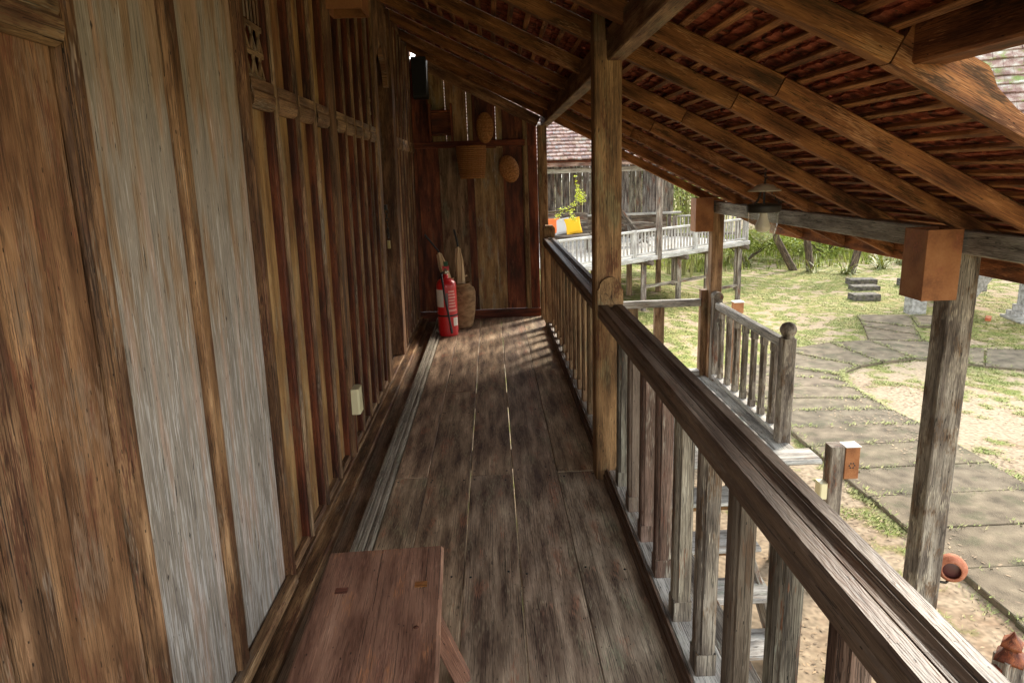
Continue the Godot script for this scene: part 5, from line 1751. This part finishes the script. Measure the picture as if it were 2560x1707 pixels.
func build_end_wall_things() -> void:
	var zf := -8.1
	# speaker box under the roof
	var t := thing("speaker_box", "black box hung in the top corner of the end wall", "box", Vector3(-0.725, 2.5, zf + 0.17))
	var b := mb()
	bar(b, Vector3(-0.08, 0.0, -0.11), Vector3(0.08, 0.41, 0.11), 1, 0.008)
	part(t, "case", b, M.black)
	b = mb()
	bar(b, Vector3(-0.065, 0.02, 0.108), Vector3(0.065, 0.39, 0.113), 1, 0.003)
	part(t, "grille", b, plain(rgb(32, 30, 30), 0.9))
	# shallow wooden rack
	t = thing("wooden_rack", "small reddish wooden rack hanging over the end wall ledge", "rack", Vector3(-0.53, 2.045, zf + 0.05))
	for x in [-0.12, 0.12]:
		b = mb()
		bar(b, Vector3(x - 0.012, 0.0, -0.03), Vector3(x + 0.012, 0.4, 0.1), 1, 0.003, tint())
		part(t, "side", b, M.red)
	for y in [0.075, 0.32]:
		b = mb()
		bar(b, Vector3(-0.107, y - 0.012, -0.02), Vector3(0.107, y + 0.012, 0.09), 0, 0.003, Color(1.3, 1.1, 1.0))
		part(t, "crosspiece", b, M.red)
	b = mb()
	bar(b, Vector3(-0.107, 0.088, 0.0), Vector3(0.107, 0.307, 0.016), 0, 0.002, Color(1.15, 1.0, 0.9))
	part(t, "board", b, M.red)
	# two woven gourd shaped baskets
	var hats := [["upright oval woven basket hung above the ledge of the end wall", Vector3(-0.045, 2.178, zf + 0.06), Vector2(0.1, 0.168), 0.0], ["tilted oval woven basket hung below the ledge of the end wall", Vector3(0.212, 1.722, zf + 0.06), Vector2(0.11, 0.155), 0.3]]
	for q in hats:
		t = thing("oval_basket", q[0], "basket", q[1], "oval baskets on the end wall")
		t.rotation.z = q[3]
		b = mb()
		var pr := PackedVector2Array()
		for i in 17:
			var a := -PI * 0.5 + PI * i / 16.0
			pr.append(Vector2(cos(a) * q[2].x, sin(a) * q[2].y))
		lathe(b, pr, 28, Vector3.ZERO, Color(1, 1, 1), Vector3.UP, Vector2(1.0, 0.7))
		part(t, "shell", b, M.straw)
		b = mb()
		for i in 9:   # raised weave bands
			var a := -1.2 + 2.4 * i / 8.0
			var pts := []
			for k in 24:
				var ph := TAU * k / 24.0
				pts.append(Vector3(cos(ph) * cos(a) * (q[2].x + 0.002), sin(a) * q[2].y, sin(ph) * cos(a) * (q[2].x * 0.7 + 0.002)))
			tube(b, pts, 0.0035, 0.0035, 4, Color(0.8, 0.75, 0.7), true)
		part(t, "weave", b, M.straw)
	# round basket hanging from the ledge
	t = thing("wicker_basket", "round open weave wicker basket hung under the ledge of the end wall", "basket", Vector3(-0.205, 1.63, zf + 0.2))
	b = mb()
	var rows := 17
	for i in rows:
		var f := float(i) / (rows - 1)
		var R := lerpf(0.125, 0.162, pow(f, 0.7)) * (1.0 if f < 0.9 else 1.0 - (f - 0.9) * 0.5)
		var pts := []
		for k in 48:
			var a := TAU * k / 48.0
			var wob := 0.0035 * (1.0 if (k / 2 + i) % 2 == 0 else -1.0)
			pts.append(Vector3(cos(a) * (R + wob), 0.01 + f * 0.33, sin(a) * (R + wob)))
		tube(b, pts, 0.0095, 0.0095, 5, tint(0.8, 1.15, 0.06), true)
	part(t, "weave", b, M.straw)
	b = mb()
	for k in 24:
		var a := TAU * k / 24.0
		tube(b, [Vector3(cos(a) * 0.125, 0.0, sin(a) * 0.125), Vector3(cos(a) * 0.15, 0.17, sin(a) * 0.15), Vector3(cos(a) * 0.158, 0.345, sin(a) * 0.158)], 0.005, 0.005, 5, Color(0.8, 0.7, 0.6))
	part(t, "ribs", b, M.straw)
	b = mb()
	ring(b, Vector3(0, 0.345, 0), 0.158, 0.011, Vector3.UP, Color(0.9, 0.8, 0.7))
	part(t, "rim", b, M.straw)
	b = mb()
	lathe(b, PackedVector2Array([Vector2(0.0, 0.012), Vector2(0.12, 0.01), Vector2(0.12, 0.002), Vector2(0.0, 0.0)]), 24)
	part(t, "base", b, M.straw)
	b = mb()
	tube(b, [Vector3(0, 0.345, -0.155), Vector3(0.0, 0.4, -0.16), Vector3(0, 0.415, -0.17)], 0.004, 0.004, 5)
	part(t, "hanger", b, M.iron)
	# jar with umbrellas
	t = thing("clay_jar", "tall brown glazed clay jar holding two umbrellas by the end wall", "jar", Vector3(-0.385, 0, -7.62))
	b = mb()
	lathe(b, PackedVector2Array([Vector2(0.0, 0.0), Vector2(0.105, 0.0), Vector2(0.12, 0.02), Vector2(0.15, 0.16), Vector2(0.162, 0.3), Vector2(0.163, 0.4), Vector2(0.15, 0.445), Vector2(0.115, 0.47), Vector2(0.108, 0.485), Vector2(0.122, 0.497), Vector2(0.118, 0.508), Vector2(0.1, 0.504), Vector2(0.096, 0.48), Vector2(0.12, 0.44), Vector2(0.135, 0.3), Vector2(0.1, 0.03), Vector2(0.0, 0.025)]), 32)
	part(t, "body", b, M.pot)
	var us := [["furled beige umbrella leaning left out of the clay jar", Vector3(-0.40, 0.03, -7.60), Vector3(-0.60, 0.86, -7.52), Vector3(-0.735, 1.06, -7.48)], ["furled beige umbrella standing nearly upright in the clay jar", Vector3(-0.36, 0.03, -7.63), Vector3(-0.395, 0.9, -7.66), Vector3(-0.43, 1.09, -7.68)]]
	for q in us:
		t = thing("umbrella", q[0], "umbrella", q[1], "umbrellas in the jar")
		var d: Vector3 = q[2] - q[1]
		b = mb()
		var pts := []; 
		for i in 12:
			pts.append(Vector2([0.004, 0.014, 0.02, 0.028, 0.034, 0.04, 0.044, 0.042, 0.044, 0.036, 0.03, 0.012][i], d.length() * i / 11.0))
		lathe(b, pts, 18, Vector3.ZERO, Color(1, 1, 1), d, Vector2(1.0, 0.85))
		# loose folds and the closing strap
		var ax := d.normalized()
		var sx := ax.cross(Vector3(0, 0, 1)).normalized()
		for i in 5:
			var a := TAU * i / 5.0
			var rr := sx * cos(a) + ax.cross(sx) * sin(a)
			tube(b, [d * 0.15 + rr * 0.018, d * 0.5 + rr * 0.04, d * 0.82 + rr.rotated(ax, 0.5) * 0.043, d * 0.98 + rr.rotated(ax, 0.9) * 0.024], 0.012, 0.008, 6, Color(0.92, 0.9, 0.88))
		part(t, "canopy", b, M.cloth)
		b = mb()
		tube(b, [d * 0.62 + sx * 0.048, d * 0.63 + sx * 0.075], 0.012, 0.008, 5)
		part(t, "strap", b, M.cloth)
		b = mb()
		tube(b, [d * 0.97, d * 1.02, q[3] - q[1]], 0.008, 0.012, 8)
		part(t, "handle", b, M.black)

func build_extinguisher() -> void:
	var t := thing("fire_extinguisher", "red fire extinguisher with white labels standing on the floor planks", "extinguisher", Vector3(-0.52, 0, -7.25))
	var b := mb()
	lathe(b, PackedVector2Array([Vector2(0.0, 0.0), Vector2(0.1, 0.0), Vector2(0.104, 0.01), Vector2(0.104, 0.05), Vector2(0.107, 0.055), Vector2(0.107, 0.53), Vector2(0.1, 0.57), Vector2(0.075, 0.6), Vector2(0.04, 0.617), Vector2(0.028, 0.622), Vector2(0.028, 0.66), Vector2(0.0, 0.662)]), 36)
	part(t, "cylinder", b, M.redpaint)
	b = mb()
	lathe(b, PackedVector2Array([Vector2(0.022, 0.66), Vector2(0.032, 0.665), Vector2(0.032, 0.69), Vector2(0.02, 0.7), Vector2(0.02, 0.72), Vector2(0.0, 0.722)]), 16)
	part(t, "valve", b, plain(rgb(170, 160, 140), 0.35, 0.8))
	b = mb()
	bar(b, Vector3(-0.03, 0.7, -0.012), Vector3(0.04, 0.745, 0.012), 0, 0.004)
	part(t, "lever", b, M.redpaint)
	b = mb()
	bar(b, Vector3(-0.016, 0.742, -0.014), Vector3(0.03, 0.79, 0.014), 1, 0.008)
	part(t, "safety_tag", b, plain(rgb(20, 70, 34), 0.6))
	b = mb()
	tube(b, [Vector3(-0.02, 0.68, 0.0), Vector3(-0.04, 0.672, 0.06), Vector3(-0.03, 0.6, 0.1), Vector3(-0.015, 0.45, 0.118), Vector3(0.012, 0.28, 0.12), Vector3(0.03, 0.15, 0.12), Vector3(0.04, 0.09, 0.118)], 0.012, 0.011, 8)
	tube(b, [Vector3(0.037, 0.1, 0.119), Vector3(0.043, 0.04, 0.119)], 0.014, 0.011, 8)
	part(t, "hose", b, M.black)
	b = mb()
	lathe(b, PackedVector2Array([Vector2(0.107, 0.215), Vector2(0.1095, 0.217), Vector2(0.1095, 0.232), Vector2(0.107, 0.234)]), 36)
	part(t, "strap", b, M.black)
	b = mb()
	arc_label(b, 0.1085, 0.32, 0.505, 3.35, 4.45, 0)
	part(t, "notice_label", b, M.white)
	b = mb()
	arc_label(b, 0.1085, 0.11, 0.2, 5.35, 6.0, 0)
	part(t, "small_label", b, M.white)
	# printed white lines beside the notice
	b = mb()
	for i in 6:
		arc_label(b, 0.1083, 0.315 + i * 0.032, 0.333 + i * 0.032, 4.95, 5.75 - 0.07 * (i % 3), 0)
	arc_label(b, 0.1083, 0.27, 0.293, 4.9, 5.9, 0)
	part(t, "printed_lines", b, plain(rgb(220, 150, 140), 0.6))
	b = mb()
	arc_label(b, 0.1084, 0.33, 0.47, 4.72, 4.9, 0)
	part(t, "side_label", b, plain(rgb(110, 100, 96), 0.6))

func arc_label(st: SurfaceTool, r: float, y0: float, y1: float, a0: float, a1: float, _k: int) -> void:
	# angles: 4.71 faces the camera side (+z)
	var n := 8
	for i in n:
		var p := lerpf(a0, a1, float(i) / n); var q := lerpf(a0, a1, float(i + 1) / n)
		var A := Vector3(cos(p) * r, y0, -sin(p) * r); var B := Vector3(cos(q) * r, y0, -sin(q) * r)
		var nn := Vector3(cos((p + q) * 0.5), 0, -sin((p + q) * 0.5))
		quad(st, A, B, B + Vector3(0, y1 - y0, 0), A + Vector3(0, y1 - y0, 0), nn, Vector2.ZERO, Vector2.RIGHT, Vector2.ONE, Vector2.DOWN, Color.WHITE)

func build_hanging_lamp() -> void:
	var L := Vector3(1.772, 1.17, -4.5)
	var t := thing("hanging_lamp", "old glass bell lamp hanging on a chain from the rafters", "lamp", L)
	var b := mb()
	var y := 0.395
	var top := 0.59
	var i := 0
	while y < top:
		ring(b, Vector3(0.004 * sin(i * 1.7), y, 0), 0.0125, 0.0026, Vector3(1, 0, 0) if i % 2 == 0 else Vector3(0, 0, 1), Color.WHITE, 0.6)
		y += 0.0185
		i += 1
	part(t, "chain", b, M.iron)
	b = mb()
	tube(b, [Vector3(0.0, 0.33, 0), Vector3(0, 0.4, 0)], 0.009, 0.006, 8)
	tube(b, [Vector3(0.0, 0.235, 0), Vector3(0, 0.335, 0)], 0.007, 0.007, 8)
	part(t, "stem", b, M.iron)
	b = mb()
	lathe(b, PackedVector2Array([Vector2(0.02, 0.372), Vector2(0.05, 0.366), Vector2(0.053, 0.36), Vector2(0.07, 0.354), Vector2(0.074, 0.347), Vector2(0.1, 0.334), Vector2(0.105, 0.327), Vector2(0.1, 0.326), Vector2(0.07, 0.342), Vector2(0.05, 0.353), Vector2(0.02, 0.364)]), 32)
	part(t, "smoke_shade", b, plain(rgb(196, 186, 160), 0.5))
	b = mb()
	lathe(b, PackedVector2Array([Vector2(0.0, 0.243), Vector2(0.095, 0.246), Vector2(0.108, 0.24), Vector2(0.11, 0.225), Vector2(0.106, 0.2), Vector2(0.104, 0.192), Vector2(0.096, 0.192), Vector2(0.096, 0.22), Vector2(0.0, 0.224)]), 32)
	part(t, "rim_band", b, M.iron)
	b = mb()
	lathe(b, PackedVector2Array([Vector2(0.094, 0.2), Vector2(0.093, 0.14), Vector2(0.09, 0.1), Vector2(0.078, 0.055), Vector2(0.055, 0.022), Vector2(0.025, 0.006), Vector2(0.0, 0.003)]), 32)
	part(t, "glass_bell", b, M.glass)
	b = mb()
	lathe(b, PackedVector2Array([Vector2(0.0, -0.012), Vector2(0.012, -0.008), Vector2(0.016, 0.0), Vector2(0.0, 0.002)]), 12)
	part(t, "glass_knob", b, M.glass)
	b = mb()
	lathe(b, PackedVector2Array([Vector2(0.0, 0.062), Vector2(0.03, 0.066), Vector2(0.046, 0.082), Vector2(0.048, 0.105), Vector2(0.036, 0.135), Vector2(0.026, 0.165), Vector2(0.024, 0.19), Vector2(0.024, 0.222)]), 20)
	part(t, "bulb", b, plain(rgb(204, 190, 164), 0.4))
	for k in 3:
		var a := TAU * k / 3.0 + 0.4
		b = mb()
		for j in 7:
			var f := (j + 0.5) / 7.0
			ring(b, Vector3(cos(a), 0, sin(a)) * lerpf(0.03, 0.107, f) + Vector3(0, lerpf(0.34, 0.245, f) - 0.012 * sin(f * PI), 0), 0.0085, 0.002, Vector3(0, 0, 1) if j % 2 == 0 else Vector3(1, 0, 0), Color.WHITE, 0.6)
		part(t, "side_chain", b, M.iron)
	b = mb()
	tube(b, [Vector3(0, 0.57, 0), Vector3(0.03, 0.625, -0.03), Vector3(0.06, 0.61, -0.05)], 0.004, 0.004, 6)
	part(t, "hook", b, M.iron)

# ---------------------------------------------------------------- things in the garden
func build_garden_things() -> void:
	# bollard with lamp and switch boxes by the path
	var t := thing("lamp_bollard", "short brown timber bollard with a lamp box by the path edge", "bollard", Vector3(2.80, GY, -5.3))
	var b := mb()
	bar(b, Vector3(-0.06, -0.05, -0.06), Vector3(0.06, 1.17, 0.06), 1, 0.008, Color(1.05, 0.98, 0.95))
	part(t, "post", b, M.old)
	b = mb()
	bar(b, Vector3(0.062, 0.88, -0.055), Vector3(0.185, 1.16, 0.06), 1, 0.004)
	var lb := part(t, "lamp_case", b, M.boxpaint)
	lb.set_meta("label", "brown lamp case with a small round vent")
	b = mb()
	for i in 6:
		var a := TAU * i / 6.0
		lathe(b, PackedVector2Array([Vector2(0.007, 0.0), Vector2(0.007, 0.002), Vector2(0.0, 0.0025)]), 8, Vector3(0.123 + cos(a) * 0.022, 1.0 + sin(a) * 0.022, 0.06), Color.WHITE, Vector3(0, 0, 1))
	sub(lb, "vent_holes", b, M.black)
	b = mb()
	bar(b, Vector3(0.06, 1.16, -0.058), Vector3(0.19, 1.168, 0.064), 0, 0.002)
	sub(lb, "lid", b, M.white)
	b = mb()
	bar(b, Vector3(-0.125, 0.7, -0.05), Vector3(-0.062, 0.84, 0.055), 1, 0.008)
	part(t, "switch_box", b, M.cream)
	t = thing("lamp_bollard", "brown bollard with a white capped box standing on the lawn", "bollard", Vector3(3.62, GY, -10.0))
	b = mb()
	bar(b, Vector3(-0.055, -0.05, -0.055), Vector3(0.055, 1.34, 0.055), 1, 0.008, Color(0.9, 0.8, 0.76))
	part(t, "post", b, M.post)
	b = mb()
	bar(b, Vector3(-0.07, 1.34, -0.07), Vector3(0.07, 1.5, 0.07), 1, 0.006)
	part(t, "lamp_case", b, M.boxpaint)
	b = mb()
	bar(b, Vector3(-0.075, 1.5, -0.075), Vector3(0.075, 1.512, 0.075), 0, 0.003)
	part(t, "cap", b, M.white)
	# terracotta spotlight on the grey eave post
	t = thing("clay_lamp", "round terracotta pot lamp fixed to the side of the grey post", "lamp", Vector3(2.635, -0.69, -3.55))
	b = mb()
	lathe(b, PackedVector2Array([Vector2(0.0, -0.075), Vector2(0.04, -0.07), Vector2(0.072, -0.04), Vector2(0.082, 0.0), Vector2(0.075, 0.035), Vector2(0.058, 0.058), Vector2(0.05, 0.062), Vector2(0.046, 0.055), Vector2(0.06, 0.03), Vector2(0.068, 0.0), Vector2(0.055, -0.04), Vector2(0.0, -0.06)]), 28, Vector3.ZERO, Color.WHITE, Vector3(-0.55, 0.12, 0.83))
	part(t, "pot", b, M.terracotta)
	b = mb()
	lathe(b, PackedVector2Array([Vector2(0.052, 0.02), Vector2(0.03, 0.025), Vector2(0.0, 0.026)]), 20, Vector3.ZERO, Color(0.9, 0.7, 0.7), Vector3(-0.55, 0.12, 0.83))
	part(t, "lens", b, plain(rgb(96, 64, 60), 0.3))
	b = mb()
	tube(b, [Vector3(-0.1, -0.07, 0.02), Vector3(-0.04, -0.085, 0.02), Vector3(0.0, -0.075, 0.0)], 0.008, 0.008, 6)
	part(t, "bracket", b, M.iron)
	# red capped gate post, bottom right
	t = thing("gate_post", "small grey gate post with a pointed dark red cap below the handrail", "post", Vector3(2.86, GY, -3.3))
	b = mb()
	bar(b, Vector3(-0.06, -0.05, -0.06), Vector3(0.06, 0.68, 0.06), 1, 0.006, Color(1.1, 1.1, 1.1))
	part(t, "shaft", b, M.old)
	b = mb()
	lathe(b, PackedVector2Array([Vector2(0.06, 0.66), Vector2(0.1, 0.672), Vector2(0.09, 0.69), Vector2(0.05, 0.73), Vector2(0.045, 0.745), Vector2(0.07, 0.76), Vector2(0.066, 0.775), Vector2(0.03, 0.81), Vector2(0.0, 0.85)]), 4)
	part(t, "cap", b, M.red)
	b = mb()
	bar(b, Vector3(-0.62, 0.5, -0.03), Vector3(-0.061, 0.62, 0.03), 0, 0.006, Color(0.9, 0.6, 0.55))
	part(t, "cross_rail", b, M.red)
	b = mb()
	bar(b, Vector3(-0.68, -0.05, -0.04), Vector3(-0.6, 0.5, 0.04), 1, 0.006)
	part(t, "back_leg", b, M.old)
	# stepping stones
	var bl := [[9.6, -17.35, 0.66, 0.16, "mossy rectangular stone block nearest the paved path end"], [10.35, -18.75, 0.7, 0.12, "flat rectangular stone block between two others on the lawn"], [10.8, -19.75, 0.74, 0.16, "grey rectangular stone block nearest the palms"], [11.95, -19.1, 0.7, 0.2, "grey stone block set apart behind the grey post"]]
	for q in bl:
		t = thing("stone_block", q[4], "block", Vector3(q[0], gh(q[0], q[1]), q[1]))
		b = mb()
		bar(b, Vector3(-q[2] * 0.5, -0.05, -0.22), Vector3(q[2] * 0.5, q[3], 0.22), 0, 0.02, tint(0.9, 1.1, 0.02))
		part(t, "stone", b, M.darkstone)
		t.rotation.y = -0.1
	# broken brick
	t = thing("broken_brick", "orange broken brick lying on the sand by the pavilion", "brick", Vector3(10.85, gh(10.85, -14.5), -14.5))
	t.rotation.y = 0.9
	b = mb()
	bar(b, Vector3(-0.16, -0.01, -0.055), Vector3(0.16, 0.07, 0.055), 0, 0.01, Color(1.25, 0.9, 0.75))
	part(t, "brick", b, M.terracotta)
